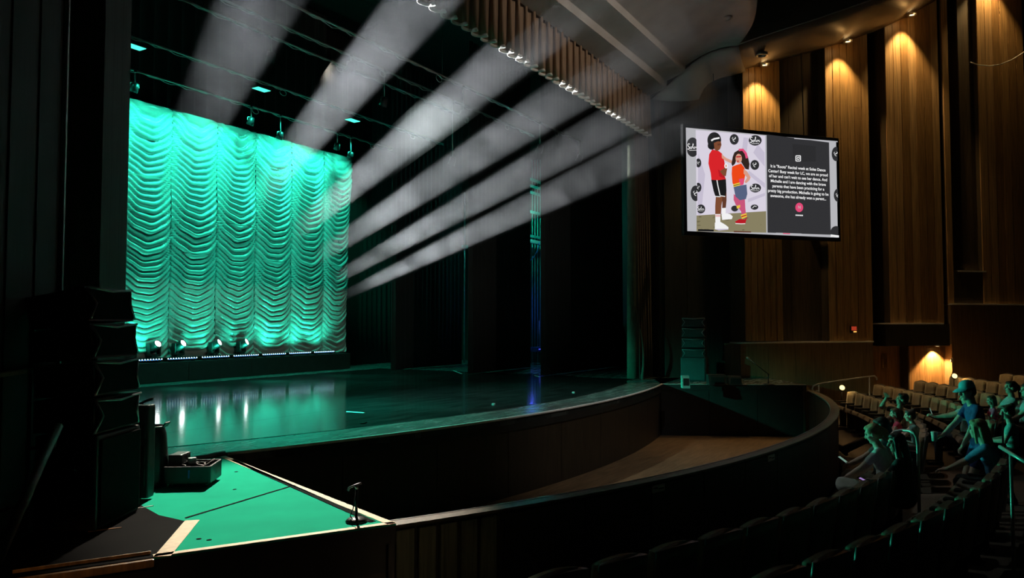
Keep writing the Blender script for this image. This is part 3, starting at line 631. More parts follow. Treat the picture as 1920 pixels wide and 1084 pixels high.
for i, (px, tp_, vis) in enumerate(heads):
    hx = aty(px, 640, 16.86)[0]; base = np.array([hx, 16.88, RZ]); piv = base + np.array([0, 0, 0.36]); T = aty(*tp_, 7.0); d = (T - piv) / np.linalg.norm(T - piv)
    r = thing('moving_head_light', NMH[i], 'stage light', base, group='moving head lights on the riser')
    pan = math.atan2(d[1], d[0]) - PI / 2
    bm = new_bm(); add_box(bm, (0, 0, 0.065), (0.30, 0.24, 0.11), pan, 0.02); obj('base', bm, 'black_plastic', r)
    Rm = Matrix.Rotation(pan, 4, 'Z')
    bm = new_bm(); add_lathe(bm, [(0, 0.12), (0.10, 0.12), (0.10, 0.15), (0, 0.15)], 16)
    for s in (-1, 1):
        add_box(bm, (0, 0, 0), (0.045, 0.12, 0.30), mat=Rm @ Matrix.Translation((s * 0.145, 0, 0.30)), bevel=0.015)
    add_box(bm, (0, 0, 0), (0.33, 0.12, 0.05), mat=Rm @ Matrix.Translation((0, 0, 0.165)), bevel=0.015); obj('yoke', bm, 'black_plastic', r)
    bm = new_bm(); add_lathe(bm, [(0, -0.20), (0.075, -0.19), (0.105, -0.12), (0.11, 0.02), (0.10, 0.14), (0.095, 0.20), (0.085, 0.20), (0.083, 0.175)], 20, frame((0, 0, 0.36), d)); hd = obj('head', bm, 'black_plastic', r)
    for k in range(4):
        bm = new_bm(); add_lathe(bm, [(0.112, -0.1 + 0.03 * k), (0.116, -0.093 + 0.03 * k), (0.112, -0.086 + 0.03 * k)], 20, frame((0, 0, 0.36), d)); obj('cooling_fin', bm, 'black_metal', hd)
    bm = new_bm(); add_lathe(bm, [(0.083, 0.175), (0.06, 0.188), (0, 0.194)], 20, frame((0, 0, 0.36), d)); obj('lens', bm, 'lamp_white', r)
    L0 = piv + d * 0.22
    light('beam_lamp', 'SPOT', L0, BPOW[i], (0.92, 0.97, 1.0), L0 + d, math.degrees(2 * HALF), 0.35, 0.03)
    k = min((8.3 - L0[2]) / d[2], (4.6 - L0[1]) / d[1])
    bm = new_bm(); n = 24; prof_ = [(0, 0.0), (0.05, 0.0)] + [(0.05 + math.tan(HALF) * k * u, k * u) for u in (0.5, 1.0)] + [(0, k)]
    Mx = frame((0, 0, 0), d); add_lathe(bm, prof_, n, Mx)
    me = mesh_of('haze_beam', bm, HZM); o = link('haze_beam', me, None, Vector(L0 + d * 0.005)); tag(o, NMB[i], 'haze', 'white light beams in the haze', 'stuff')
# ================================================================== RIG ABOVE THE STAGE
bat = [((345, 0), 12.6), ((420, 0), 11.2), ((530, 0), 9.6), ((245, 68), 14.6), ((245, 130), 16.2)]
BN = ['second lighting pipe from the top, crossing the first beam', 'third lighting pipe, high above mid stage', 'lighting pipe highest in the picture, nearest the valance', 'lighting pipe with pale cable above the backdrop fixtures', 'lowest lighting pipe, just above the backdrop']
BZ = {}
for (p, y), l in zip(bat, BN):
    P = aty(*p, y); z = P[2]; BZ[y] = z
    r = thing('lighting_pipe', l, 'lighting pipe', (P[0], y, z), group='lighting pipes over the stage')
    xa, xb = P[0] - 2.5, min(20.5, P[0] + 12)
    bm = new_bm(); add_tube(bm, [(xa, y, z), (xb, y, z)], 0.022, 8); obj('pipe', bm, 'pipe_grey', r, True)
    pts = []; x = xa
    for q in np.linspace(xa, xb, 90): pts.append((q, y - 0.03 + 0.015 * math.sin(q * 9), z - 0.03 - 0.035 * abs(math.sin(q * 1.7 + y)) + 0.02 * math.sin(q * 13)))
    bm = new_bm(); add_tube(bm, pts, 0.011, 5); obj('cable', bm, 'cable_pale', r, True)
    for q in np.linspace(xa + 1.3, xb - 1.7, 3):
        bm = new_bm(); pts = [(q + 0.15 * math.sin(u * 2 * PI) * 0.7, y - 0.05, z - 0.05 - 0.07 * (1 - math.cos(u * 2 * PI))) for u in np.linspace(0, 1, 14)]
        add_tube(bm, pts, 0.008, 5); obj('cable_loop', bm, 'cable_pale', r, True)
    for q in np.linspace(xa + 0.5, xb - 0.5, 4):
        bm = new_bm(); add_tube(bm, [(q, y, z), (q, y, 11.46)], 0.006, 5); obj('lift_line', bm, 'cable_black', r, True)
def hang_light(px, py, y, label, size=1.0):
    P = aty(px, py, y); zb = max(BZ.get(y, P[2] + 0.5), P[2] + 0.25)
    r = thing('hanging_stage_light', label, 'stage light', P, group='small fixtures hanging in the rig')
    h = zb - P[2]
    bm = new_bm(); add_tube(bm, [(0, 0, h), (0.02, 0, 0.12)], 0.014, 6); obj('drop_arm', bm, 'pipe_grey', r)
    bm = new_bm(); add_box(bm, (0, 0, h), (0.06, 0.07, 0.08), 0, 0.01); obj('clamp', bm, 'black_metal', r)
    bm = new_bm(); add_tube(bm, [(-0.11, 0, 0.02), (-0.10, 0, 0.10), (0, 0, 0.13), (0.10, 0, 0.10), (0.11, 0, 0.02)], 0.01, 6); obj('yoke', bm, 'pipe_grey', r)
    Fm = frame((0, 0, 0), (0.0, 0.45, -0.9))
    bm = new_bm(); add_lathe(bm, [(0, -0.13), (0.06, -0.12), (0.085, -0.03), (0.095, 0.09), (0.088, 0.09), (0.08, 0.05)], 16, Fm); obj('can', bm, 'black_metal', r)
    bm = new_bm(); add_lathe(bm, [(0.08, 0.05), (0.04, 0.065), (0, 0.07)], 16, Fm); obj('lens', bm, 'seat_shell', r)
    return P
HL = [(252, 165, 16.2, 'hanging fixture at the left end, above the backdrop corner'), (470, 228, 16.2, 'hanging fixture above the third swag of the backdrop'), (525, 255, 16.2, 'hanging fixture above the fourth swag of the backdrop'), (632, 276, 16.2, 'hanging fixture near the right end of the backdrop'), (657, 292, 16.2, 'hanging fixture just past the top right corner of the backdrop'),
      (508, 108, 12.6, 'small hanging fixture right of the first beam'), (657, 126, 11.2, 'hanging fixture inside the second beam'), (720, 192, 11.2, 'hanging fixture between the second and third beams'), (868, 217, 9.6, 'hanging fixture inside the third beam'), (848, 303, 11.2, 'small fixture low in the fourth beam'), (1012, 280, 9.6, 'hanging fixture above the teal lit gap in the wings'), (1086, 298, 9.6, 'small fixture above the lowest beam, near the house curtain')]
for a in HL: hang_light(*a)
def flood(px, py, y, label):
    P = aty(px, py, y); r = thing('flood_panel', label, 'stage light', P, group='teal LED flood panels in the rig')
    zb = max(BZ.get(y, 0), P[2] + 0.2)
    bm = new_bm(); add_box(bm, (0, 0, 0.03), (0.42, 0.26, 0.05), 0, 0.01); obj('housing', bm, 'black_metal', r)
    bm = new_bm(); add_box(bm, (0, 0, 0.0), (0.38, 0.22, 0.012), 0, 0.003); obj('panel', bm, 'lamp_teal', r)
    bm = new_bm(); add_tube(bm, [(-0.22, 0, 0.03), (-0.22, 0, 0.16), (0.22, 0, 0.16), (0.22, 0, 0.03)], 0.01, 6); add_tube(bm, [(0, 0, 0.16), (0, 0, zb - P[2])], 0.012, 6); obj('yoke', bm, 'black_metal', r)
flood(252, 88, 14.6, 'teal lit flood panel at the far left of the rig'); flood(490, 168, 14.6, 'teal lit flood panel right of the first beam'); flood(661, 226, 14.6, 'teal lit flood panel between second and third beams')
# teal wash lamps on the lowest pipe, raking down the curtain
for k, x in enumerate(np.linspace(9.6, 17.8, 7)):
    light('backdrop_wash', 'SPOT', (x, 15.75, BZ[14.6] - 0.25), 215, (0.03, 1.0, 0.62), (x, 17.1, 3.4), 124, 0.5, 0.06)
for x in (9.2, 12.0, 15.0):
    light('backdrop_top_wash', 'SPOT', (x + 1.0, 16.1, BZ[16.2] - 0.12), 60, (0.03, 1.0, 0.60), (x + 1.0, 17.1, 5.4), 120, 0.8, 0.06)
# teal fill lamps added at riser height to brighten the audience
for x, pw in ((11.0, 2400), (13.4, 3200), (15.8, 900)):      # each added fill stands beside the LED bars
    light('house_teal_fill', 'SPOT', (x, 16.58, RZ + 0.13), pw, (0.05, 1.0, 0.62), (x - 0.2, 0.0, 0.1), 50, 0.8, 0.10)
light('platform_lamp', 'SPOT', (9.7, 9.6, BZ[9.6] - 0.25), 6300, (1.0, 0.90, 0.74), (4.85, 5.0, 0.0), 21, 0.6, 0.08)

# teal fills added to brighten the stage floor, one overhead, one low in the wing
light('stage_teal_fill', 'SPOT', (8.5, 11.2, BZ[11.2] - 0.25), 4500, (0.03, 1.0, 0.62), (8.6, 9.4, 0.0), 54, 0.8, 0.08)
light('side_teal_fill', 'SPOT', (4.4, 10.6, 2.6), 7000, (0.03, 1.0, 0.70), (11.5, 8.7, 0.0), 31, 1.0, 0.08)
# white fills added from the house and overhead to lift the stage nosing
light('front_white_fill', 'SPOT', (10.0, -2.5, 9.2), 1000, (1.0, 0.97, 0.92), (13.5, 5.9, 0.0), 36, 0.9, 0.1)
light('apron_white_fill', 'SPOT', (12.4, 9.6, BZ[9.6] - 0.25), 620, (0.85, 1.0, 0.95), (12.2, 6.6, 0.0), 76, 0.9, 0.08)
# warm fill added out in the house to brighten valance and ceiling
light('valance_warm_fill', 'SPOT', (12.5, -1.0, 9.5), 650, (1.0, 0.84, 0.68), (14.5, 7.0, 7.4), 60, 0.9, 0.1)
# ================================================================== VIDEO SCREEN
FL = 19.3
TLp = atd(1287.3, 238.2, FL); BLp = atd(1286.2, 431.9, FL); TRp = atd(1566.7, 267.6, FL * 1.078); BRp = atd(1568.3, 447.4, FL * 1.078)
ex = ((TRp - TLp) + (BRp - BLp)) / 2; SW = np.linalg.norm(ex[:2]); ex = np.array([ex[0], ex[1], 0]) / SW
SH = (np.linalg.norm(TLp - BLp) + np.linalg.norm(TRp - BRp)) / 2; cen = (TLp + TRp + BLp + BRp) / 4
scr = thing('video_screen', 'large lit video screen showing two dancers and a text panel, hung on the side wall', 'screen', (cen[0], cen[1], cen[2] - SH / 2), math.atan2(ex[1], ex[0]))
# local frame: x along the screen, -y towards the viewers, z up from the bottom edge
bm = new_bm()
for x, z, w, h in ((0, -0.05, SW + 0.2, 0.1), (0, SH + 0.05, SW + 0.2, 0.1), (-SW / 2 - 0.05, SH / 2, 0.1, SH), (SW / 2 + 0.05, SH / 2, 0.1, SH)): add_box(bm, (x, 0.03, z), (w, 0.12, h), 0, 0.008)
obj('bezel', bm, 'black_plastic', scr)
bm = new_bm(); add_box(bm, (0, 0.08, SH / 2), (SW, 0.10, SH)); obj('cabinet', bm, 'black_plastic', scr)
bm = new_bm()
for x in (-SW * 0.3, SW * 0.3): add_box(bm, (x, 0.35, SH * 0.6), (0.12, 0.5, 0.12)); add_tube(bm, [(x, 0.12, SH), (x, 0.2, SH + 3.2)], 0.012, 6)
obj('mount', bm, 'black_metal', scr)
def homog(src, dst):
    A = []; b = []
    for (x, y), (u, v) in zip(src, dst): A += [[x, y, 1, 0, 0, 0, -u * x, -u * y], [0, 0, 0, x, y, 1, -v * x, -v * y]]; b += [u, v]
    return np.append(np.linalg.solve(np.array(A, float), np.array(b, float)), 1).reshape(3, 3)
HM = homog([(78, 82), (1340, 215), (1347, 1027), (73, 957)], [(-SW / 2, SH), (SW / 2, SH), (SW / 2, 0), (-SW / 2, 0)])
def uv(x, y): q = HM @ np.array([x, y, 1]); return q[0] / q[2], q[1] / q[2]
scols = {'s_grey': (0.50, 0.50, 0.53), 's_cloth': (0.74, 0.69, 0.80), 's_cloth2': (0.60, 0.55, 0.68), 's_ground': (0.26, 0.23, 0.13), 's_ground2': (0.17, 0.15, 0.08), 's_dark': (0.034, 0.034, 0.037), 's_dark2': (0.028, 0.028, 0.03), 's_black': (0.012, 0.012, 0.013), 's_logo': (0.03, 0.03, 0.033),
         's_white': (0.95, 0.95, 0.95), 's_red': (0.72, 0.02, 0.025), 's_red2': (0.5, 0.012, 0.02), 's_orange': (0.9, 0.07, 0.01), 's_brown': (0.22, 0.075, 0.035), 's_brown2': (0.13, 0.045, 0.025), 's_peach': (0.72, 0.36, 0.26), 's_pink': (0.80, 0.08, 0.20), 's_denim': (0.10, 0.13, 0.23), 's_yellow': (0.85, 0.6, 0.06), 's_hair': (0.035, 0.02, 0.015), 's_rose': (0.85, 0.07, 0.20), 's_legs': (0.62, 0.10, 0.21)}
for k, c in scols.items(): ME(k, c, 0.92)
SK = list(scols)
sbm = new_bm(); layer = [0]
def spoly(pts, col, clip=None, crop=True):
    layer[0] += 1; y = -0.031 - 0.0004 * layer[0]
    if clip: pts = [(min(max(x, clip[0]), clip[1]), q) for x, q in pts]
    vs_ = []
    for x, q in pts:
        a, b = uv(x, q) if crop else (x, q)
        vs_.append(sbm.verts.new((a, y, min(max(b, 0.0), SH))))
    f = sbm.faces.new(vs_); f.material_index = SK.index(col)
def sell(cx, cy, rx, ry, col, n=28, clip=None): spoly([(cx + rx * math.cos(2 * PI * k / n), cy + ry * math.sin(2 * PI * k / n)) for k in range(n)], col, clip)
def sline(pts, w, col, clip=None):      # a flat ribbon
    P = np.array(pts, float); T = np.gradient(P, axis=0); T /= np.linalg.norm(T, axis=1)[:, None] + 1e-9; N = np.stack([-T[:, 1], T[:, 0]], 1) * w / 2
    layer[0] += 1; y = -0.031 - 0.0004 * layer[0]; A = P + N; B = P - N
    if clip: A[:, 0] = np.clip(A[:, 0], *clip); B[:, 0] = np.clip(B[:, 0], *clip)
    va = [sbm.verts.new((uv(*p)[0], y, uv(*p)[1])) for p in A]; vb = [sbm.verts.new((uv(*p)[0], y, uv(*p)[1])) for p in B]
    for i in range(len(P) - 1): f = sbm.faces.new((va[i], va[i + 1], vb[i + 1], vb[i])); f.material_index = SK.index(col)
spoly([(73, 80), (1341, 214), (1348, 1028), (72, 958)], 's_grey')
spoly([(156, 103), (742, 160), (742, 805), (152, 830)], 's_cloth')
for q in ([(560, 170), (600, 175), (520, 800), (470, 805)], [(175, 300), (230, 480), (190, 820), (160, 820)], [(680, 230), (735, 300), (735, 420), (640, 300)], [(600, 450), (735, 560), (735, 600), (590, 480)], [(590, 690), (735, 640), (735, 665), (590, 720)]): spoly(q, 's_cloth2')
spoly([(152, 826), (742, 796), (742, 978), (150, 962)], 's_ground')
for k in range(26):
    x = random.uniform(160, 720); y = random.uniform(835, 955); sell(x, y, random.uniform(6, 22), random.uniform(3, 7), random.choice(['s_ground2', 's_ground', 's_yellow' if k < 2 else 's_ground2']), 8, (152, 740))
PC = (155, 740); LC = (74, 154); RC = (1272, 1343)
def swirl(cx, cy, s, clip=None):      # the swirling S monogram
    t = np.linspace(0, 1, 26); pts = [(cx + s * 0.42 * math.sin(u * 2 * PI * 0.98 + 0.5) * (1 - 0.25 * u), cy + s * (-0.62 + 1.24 * u)) for u in t]; sline(pts, s * 0.15, 's_white', clip)
    sline([(cx - s * 0.1 + s * 0.5 * math.cos(a), cy - s * 0.3 + s * 0.28 * math.sin(a)) for a in np.linspace(0.3, 4.4, 14)], s * 0.10, 's_white', clip)
def script_word(cx, cy, s, clip=None):     # 'Soles' written as one running line, with a row of small print under it
    P = []
    P += [(-0.62 + 0.16 * math.cos(a), -0.35 + 0.22 * math.sin(a)) for a in np.linspace(-0.4, -4.2, 10)]
    P += [(-0.70 + 0.16 * math.cos(a), 0.10 + 0.24 * math.sin(a)) for a in np.linspace(-1.0, 2.6, 10)]
    sline([(cx + s * x, cy + s * y) for x, y in P], s * 0.12, 's_white', clip)
    sline([(cx + s * (-0.28 + 0.13 * math.cos(a)), cy + s * (0.10 + 0.15 * math.sin(a))) for a in np.linspace(0, 2 * PI, 12)], s * 0.10, 's_white', clip)
    sline([(cx + s * x, cy + s * y) for x, y in ((-0.12, 0.0), (0.02, -0.2), (0.12, -0.5), (0.06, -0.6), (0.0, -0.3), (0.04, 0.15), (0.14, 0.22), (0.22, 0.1))], s * 0.09, 's_white', clip)
    sline([(cx + s * (0.34 + 0.12 * math.cos(a)), cy + s * (0.09 + 0.14 * math.sin(a))) for a in np.linspace(0.3, -5.0, 11)], s * 0.09, 's_white', clip)
    sline([(cx + s * x, cy + s * y) for x, y in ((0.5, 0.15), (0.62, -0.1), (0.66, 0.08), (0.74, 0.2), (0.6, 0.26))], s * 0.09, 's_white', clip)
    for k in range(7): x = cx + s * (-0.55 + 0.17 * k); spoly([(x, cy + s * 0.46), (x + s * 0.12, cy + s * 0.46), (x + s * 0.12, cy + s * 0.56), (x, cy + s * 0.56)], 's_white', clip)
def logo(cx, cy, rx, ry, kind, clip):
    sell(cx, cy, rx, ry, 's_logo', 28, clip)
    (swirl if kind == 0 else script_word)(cx, cy, min(rx, ry) * (0.8 if kind == 0 else 0.95 * rx / min(rx, ry)), clip)
for a in ((478, 187, 38, 45, 0), (655, 198, 55, 44, 1), (648, 405, 37, 42, 0), (650, 600, 48, 38, 1), (170, 383, 24, 38, 0), (165, 590, 27, 40, 0), (185, 772, 36, 38, 1)): logo(*a, PC)
sell(638, 762, 32, 22, 's_logo'); sline([(620, 770), (638, 752), (655, 758)], 5, 's_white'); sell(470, 772, 30, 25, 's_logo')
for a in ((122, 250, 55, 82, 1), (140, 640, 42, 66, 0)): logo(*a, LC)
for a in ((1330, 322, 36, 60, 0), (1342, 670, 34, 55, 0)): logo(*a, RC)
sell(1325, 985, 50, 55, 's_logo', 28, RC); spoly([(1275, 1000), (1347, 1010), (1347, 1027), (1275, 1020)], 's_white')
# the man
spoly([(310, 668), (372, 668), (356, 745), (350, 825), (302, 826), (303, 750)], 's_brown'); spoly([(362, 668), (400, 622), (400, 700), (392, 772), (362, 775), (364, 720)], 's_brown2')
spoly([(302, 818), (347, 818), (344, 892), (303, 892)], 's_white'); spoly([(358, 768), (392, 766), (390, 818), (358, 820)], 's_white')
for y in (826, 836): spoly([(303, y), (346, y), (346, y + 4), (303, y + 4)], 's_red')
spoly([(355, 822), (398, 812), (430, 820), (450, 840), (442, 862), (360, 868)], 's_white'); spoly([(298, 890), (345, 884), (385, 908), (412, 930), (412, 948), (330, 956), (296, 946)], 's_white'); spoly([(296, 944), (412, 944), (411, 951), (330, 958)], 's_cloth2')
spoly([(272, 526), (396, 522), (400, 620), (388, 672), (350, 664), (345, 672), (308, 676), (290, 620)], 's_black'); sline([(320, 528), (328, 580), (345, 662)], 8, 's_white'); sline([(300, 668), (345, 672), (352, 664), (388, 670)], 7, 's_white')
spoly([(285, 272), (340, 286), (368, 310), (385, 370), (392, 430), (376, 470), (396, 524), (330, 532), (274, 528), (268, 470), (250, 390), (258, 312)], 's_red'); spoly([(330, 440), (376, 470), (394, 520), (340, 500)], 's_red2')
spoly([(345, 455), (372, 440), (398, 418), (408, 432), (396, 500), (372, 492)], 's_brown'); sell(399, 412, 15, 22, 's_white', 16); sell(399, 412, 7, 12, 's_peach', 12)
spoly([(362, 312), (400, 345), (452, 368), (444, 392), (400, 372), (364, 345)], 's_peach')
sell(302, 195, 58, 68, 's_black'); sell(280, 240, 34, 34, 's_black'); spoly([(298, 218), (330, 204), (358, 206), (362, 236), (350, 270), (325, 288), (302, 272)], 's_brown'); spoly([(328, 226), (356, 222), (358, 236), (330, 240)], 's_brown2'); sline([(276, 198), (300, 184), (346, 176)], 14, 's_white')
# the woman
spoly([(470, 300), (512, 276), (556, 292), (584, 335), (597, 400), (590, 446), (562, 440), (535, 395), (500, 330), (474, 395), (452, 415), (444, 395), (456, 335)], 's_hair')
spoly([(460, 650), (512, 690), (553, 690), (556, 770), (562, 830), (530, 852), (520, 800), (500, 770), (478, 745), (458, 700)], 's_legs'); spoly([(515, 828), (566, 812), (569, 845), (526, 862)], 's_yellow'); spoly([(520, 838), (566, 825), (567, 833), (523, 848)], 's_red2'); spoly([(480, 752), (512, 742), (512, 764), (486, 776)], 's_yellow')
spoly([(466, 884), (505, 862), (552, 866), (570, 840), (560, 880), (554, 902), (482, 903)], 's_red2'); sline([(470, 900), (520, 903), (553, 902)], 6, 's_white')
spoly([(458, 588), (568, 572), (574, 650), (562, 694), (510, 704), (474, 672)], 's_denim')
spoly([(448, 420), (490, 404), (526, 394), (552, 430), (562, 470), (545, 562), (470, 582), (450, 560), (444, 480)], 's_orange'); spoly([(505, 525), (546, 518), (543, 572), (510, 580)], 's_pink'); spoly([(455, 568), (512, 553), (514, 578), (458, 592)], 's_yellow'); spoly([(458, 578), (512, 564), (512, 569), (458, 584)], 's_black')
spoly([(546, 440), (575, 462), (604, 512), (590, 540), (562, 562), (552, 548), (574, 514), (545, 478)], 's_peach'); sell(505, 352, 27, 40, 's_peach'); sline([(484, 338), (525, 336)], 10, 's_red2'); sell(498, 375, 7, 8, 's_red2', 10)
sline([(506, 280), (540, 278), (565, 310), (574, 350)], 20, 's_pink')
spoly([(153, 944), (285, 950), (285, 966), (150, 962)], 's_black'); spoly([(455, 962), (600, 968), (600, 978), (455, 974)], 's_brown2')
# right panel
spoly([(742, 150), (1268, 226), (1275, 1004), (740, 980)], 's_dark'); spoly([(960, 235), (1155, 255), (1155, 385), (985, 385), (960, 350)], 's_dark2')
spoly([(975, 183), (1340, 216), (1340, 224), (975, 192)], 's_grey'); spoly([(810, 981), (1028, 991), (1028, 1002), (810, 992)], 's_grey'); spoly([(870, 985), (930, 988), (930, 995), (870, 992)], 's_rose'); spoly([(1110, 1000), (1275, 1006), (1275, 1016), (1110, 1010)], 's_grey')
def rrect(cx, cy, w, h, r, n=5):
    p = []
    for sx, sy, a0 in ((1, 1, 0), (-1, 1, 90), (-1, -1, 180), (1, -1, 270)):
        for k in range(n + 1): a = math.radians(a0 + 90 * k / n); p.append((cx + sx * (w - r) + r * math.cos(a), cy + sy * (h - r) + r * math.sin(a)))
    return p
spoly(rrect(1006, 357, 23, 26, 9), 's_white'); spoly(rrect(1006, 357, 16, 19, 6), 's_dark'); sell(1006, 357, 12, 14, 's_white', 18); sell(1006, 357, 6.5, 8, 's_dark', 14); sell(1017, 345, 2.5, 3, 's_white', 8)
sell(1010, 770, 33, 39, 's_rose'); sell(1010, 770, 27, 32, 's_pink')
for k in range(7): x = 978 + 9 * k; spoly([(x, 830 + k * 0.5), (x + 7, 830 + k * 0.5), (x + 7, 841 + k * 0.5), (x, 841 + k * 0.5)], 's_white')
sc_ = obj('picture', sbm, [MATS[k] for k in SK], scr)
for p in sc_.data.polygons: pass
def text_mesh(body, size, x, z, mat, parent, name, bold=0.0):
    cu = bpy.data.curves.new(name, 'FONT'); cu.body = body; cu.size = size; cu.align_x = 'CENTER'; cu.align_y = 'CENTER'; cu.offset = bold
    t = bpy.data.objects.new(name, cu); COL.objects.link(t); dg = bpy.context.evaluated_depsgraph_get(); me = bpy.data.meshes.new_from_object(t.evaluated_get(dg)); bpy.data.objects.remove(t)
    me.transform(Matrix.Translation((x, -0.031 - 0.0004 * layer[0] - 0.004, z)) @ Matrix.Rotation(PI / 2, 4, 'X')); me.materials.clear(); me.materials.append(MATS[mat])
    return tag(link(name, me, parent), kind='stuff')
lines = ['It is "Roots" Recital week at Soles Dance', 'Center! Busy week for LC, we are so proud', "of her and can't wait to see her dance. And", 'Michelle and I are dancing with the brave', 'parents that have been practicing for a', 'pretty big production. Michelle is going to be', 'awesome, she has already won a parent...']
for k, l in enumerate(lines):
    x, z = uv(1005, 440 + 41.0 * k); text_mesh(l, 0.107, x, z, 's_white', scr, 'caption_line', 0.0022)
x, z = uv(1010, 770); text_mesh('N', 0.11, x, z, 's_grey', scr, 'badge_letter', 0.002)
# ================================================================== LAMPS AND SMALL THINGS ON THE RIGHT WALL
def colspot(i, px, py, power, lab, vis=True):
    t0, t1, zb = CT[i]; tt = wall(px, py, 0.80)[0]; zz = wall(px, py, 0.80)[1]
    P = wp(tt, 0.80, zz)
    r = thing('wall_downlight', lab, 'light', P, group='downlights above the wooden columns')
    bm = new_bm(); add_lathe(bm, [(0.06, 0.05), (0.12, 0.05), (0.125, -0.01), (0.085, -0.02), (0.075, 0.03)], 18); obj('ring', bm, 'steel', r)
    bm = new_bm(); add_lathe(bm, [(0.078, 0.012), (0.04, 0.0), (0, -0.004)], 16); obj('lens', bm, 'lamp_warm', r)
    light('column_lamp', 'SPOT', P + np.array([0, 0, -0.08]), power, (1.0, 0.68, 0.28), wp(tt, 0.50, zz - 3.0), 88, 0.6, 0.05)
    light('column_spill', 'POINT', P + np.array([0, 0, -0.10]) + WN * 0.22, power * 0.012, (1.0, 0.52, 0.16), radius=0.06)
colspot(1, 1434, 122, 247, 'downlight over the wooden column behind the screen'); colspot(2, 1590, 78, 247, 'downlight over the second wooden column from the screen'); colspot(3, 1710, 28, 322, 'downlight over the column above the entry')
colspot(4, 1868, -62, 315, 'downlight over the column at the right edge')
def ceil_disc(px, py, z, lab, s=1.0, d=None):
    P = atz(px, py, z) if d is None else wp(wall(px, py, d)[0], d, wall(px, py, d)[1])
    r = thing('ceiling_downlight', lab, 'light', P - np.array([0, 0, 0.10]), group='dark recessed ceiling lights')
    bm = new_bm(); add_lathe(bm, [(0.10 * s, 0.08), (0.17 * s, 0.07), (0.18 * s, 0.0), (0.13 * s, -0.015), (0.12 * s, 0.05)], 20); obj('ring', bm, 'pipe_grey', r)
    bm = new_bm(); add_lathe(bm, [(0.12 * s, 0.04), (0, 0.05)], 20); obj('reflector', bm, 'black_paint', r)
ceil_disc(1359, 27, 8.72, 'recessed ceiling light with a pale ring near the top of the picture'); ceil_disc(1336, 101, 8.35, 'small dark ceiling opening above the screen', 0.6); ceil_disc(1428, 97, 0, 'dark recessed light on the soffit above the first column', 0.9, 1.25)
# exit sign
t, z = wall(1597, 618, 0.5); r = thing('exit_sign', 'small dim red exit sign on the wall below the screen', 'sign', wp(t, 0.56, z), WROT)
bm = new_bm(); add_box(bm, (0, 0, 0), (0.20, 0.06, 0.20), 0, 0.008); obj('box', bm, 'black_plastic', r)
bm = new_bm(); add_box(bm, (0, -0.032, 0.03), (0.17, 0.006, 0.11)); obj('face', bm, 'exit_red', r); bm = new_bm(); add_box(bm, (0.03, -0.034, -0.06), (0.10, 0.01, 0.035), 0, 0.004); obj('lamp', bm, 'exit_lamp', r)
t, z = wall(1784, 675, 0.5); r = thing('switch_plate', 'pale switch plate beside the lit entry', 'switch', wp(t, 0.51, z), WROT)
bm = new_bm(); add_box(bm, (0, -0.003, 0), (0.08, 0.012, 0.13), 0, 0.003); obj('plate', bm, 'trim_white', r); bm = new_bm(); add_box(bm, (0, -0.012, 0), (0.02, 0.014, 0.04), 0, 0.003); obj('toggle', bm, 'seat_frame', r)
# curved pale cable in front of the last column
pts = [wp(*(lambda q: (q[0], 0.75, q[1]))(wall(px, py, 0.75))) for px, py in ((1820, 117), (1835, 122), (1855, 124), (1875, 121), (1895, 113), (1912, 103), (1935, 88))]
bm = new_bm(); add_tube(bm, pts, 0.014, 6); tag(obj('wall_cable', bm, 'trim_white'), 'thin pale cable sagging across the column at the right edge', 'cable')
# ================================================================== LOUDSPEAKER STACKS AND GEAR
def line_array(label, loc, ang, n=4, gr='grille', w=0.56, hb=0.215, lean0=-4, dl=7):
    r = thing('line_array', label, 'loudspeaker', loc, ang, 'curved loudspeaker arrays beside the stage')
    # local -y is the front
    y, z, a = 0.0, 0.0, math.radians(lean0)
    for k in range(n):
        Mx = Matrix.Translation((0, y, z)) @ Matrix.Rotation(a, 4, 'X')
        bm = new_bm(); f0, f1, bk = hb / 2, hb / 2, hb / 2 - 0.21 * math.tan(math.radians(abs(dl))); dep = 0.42
        poly = [(-0.21, 0.0), (-0.21, hb), (dep - 0.21, hb * 0.5 + bk), (dep - 0.21, hb * 0.5 - bk)]
        v0 = [bm.verts.new(Mx @ Vector((-w / 2, p[0], p[1]))) for p in poly]; v1 = [bm.verts.new(Mx @ Vector((w / 2, p[0], p[1]))) for p in poly]
        bm.faces.new(v0); bm.faces.new(v1[::-1])
        for i in range(4): bm.faces.new((v0[i], v0[(i + 1) % 4], v1[(i + 1) % 4], v1[i]))
        c = obj('cabinet', bm, 'black_plastic', r)
        bm = new_bm(); add_box(bm, (0, 0, 0), (w - 0.05, 0.02, hb - 0.03), mat=Mx @ Matrix.Translation((0, -0.222, hb / 2)), bevel=0.006); obj('grille', bm, gr, c)
        bm = new_bm()
        for s in (-1, 1): add_tube(bm, [Mx @ Vector((s * w / 2, -0.22, 0.01)), Mx @ Vector((s * (w / 2 - 0.07), -0.24, hb * 0.5)), Mx @ Vector((s * w / 2, -0.22, hb - 0.01))], 0.010, 5)
        add_tube(bm, [Mx @ Vector((-w / 2, -0.236, hb - 0.008)), Mx @ Vector((0, -0.24, hb - 0.03)), Mx @ Vector((w / 2, -0.236, hb - 0.008))], 0.009, 5)
        obj('edge_trim', bm, 'pipe_grey', c)
        bm = new_bm()
        bm.free()
        for s in (-1, 1):
            bm = new_bm(); add_box(bm, (0, 0, 0), (0.02, 0.06, hb * 0.7), mat=Mx @ Matrix.Translation((s * (w / 2 + 0.01), -0.1, hb / 2))); obj('rigging_plate', bm, 'black_metal', c)
        up = Mx.to_3x3() @ Vector((0, 0, 1)); z += up.z * (hb + 0.008); y += up.y * (hb + 0.008); a += math.radians(dl)
    return r
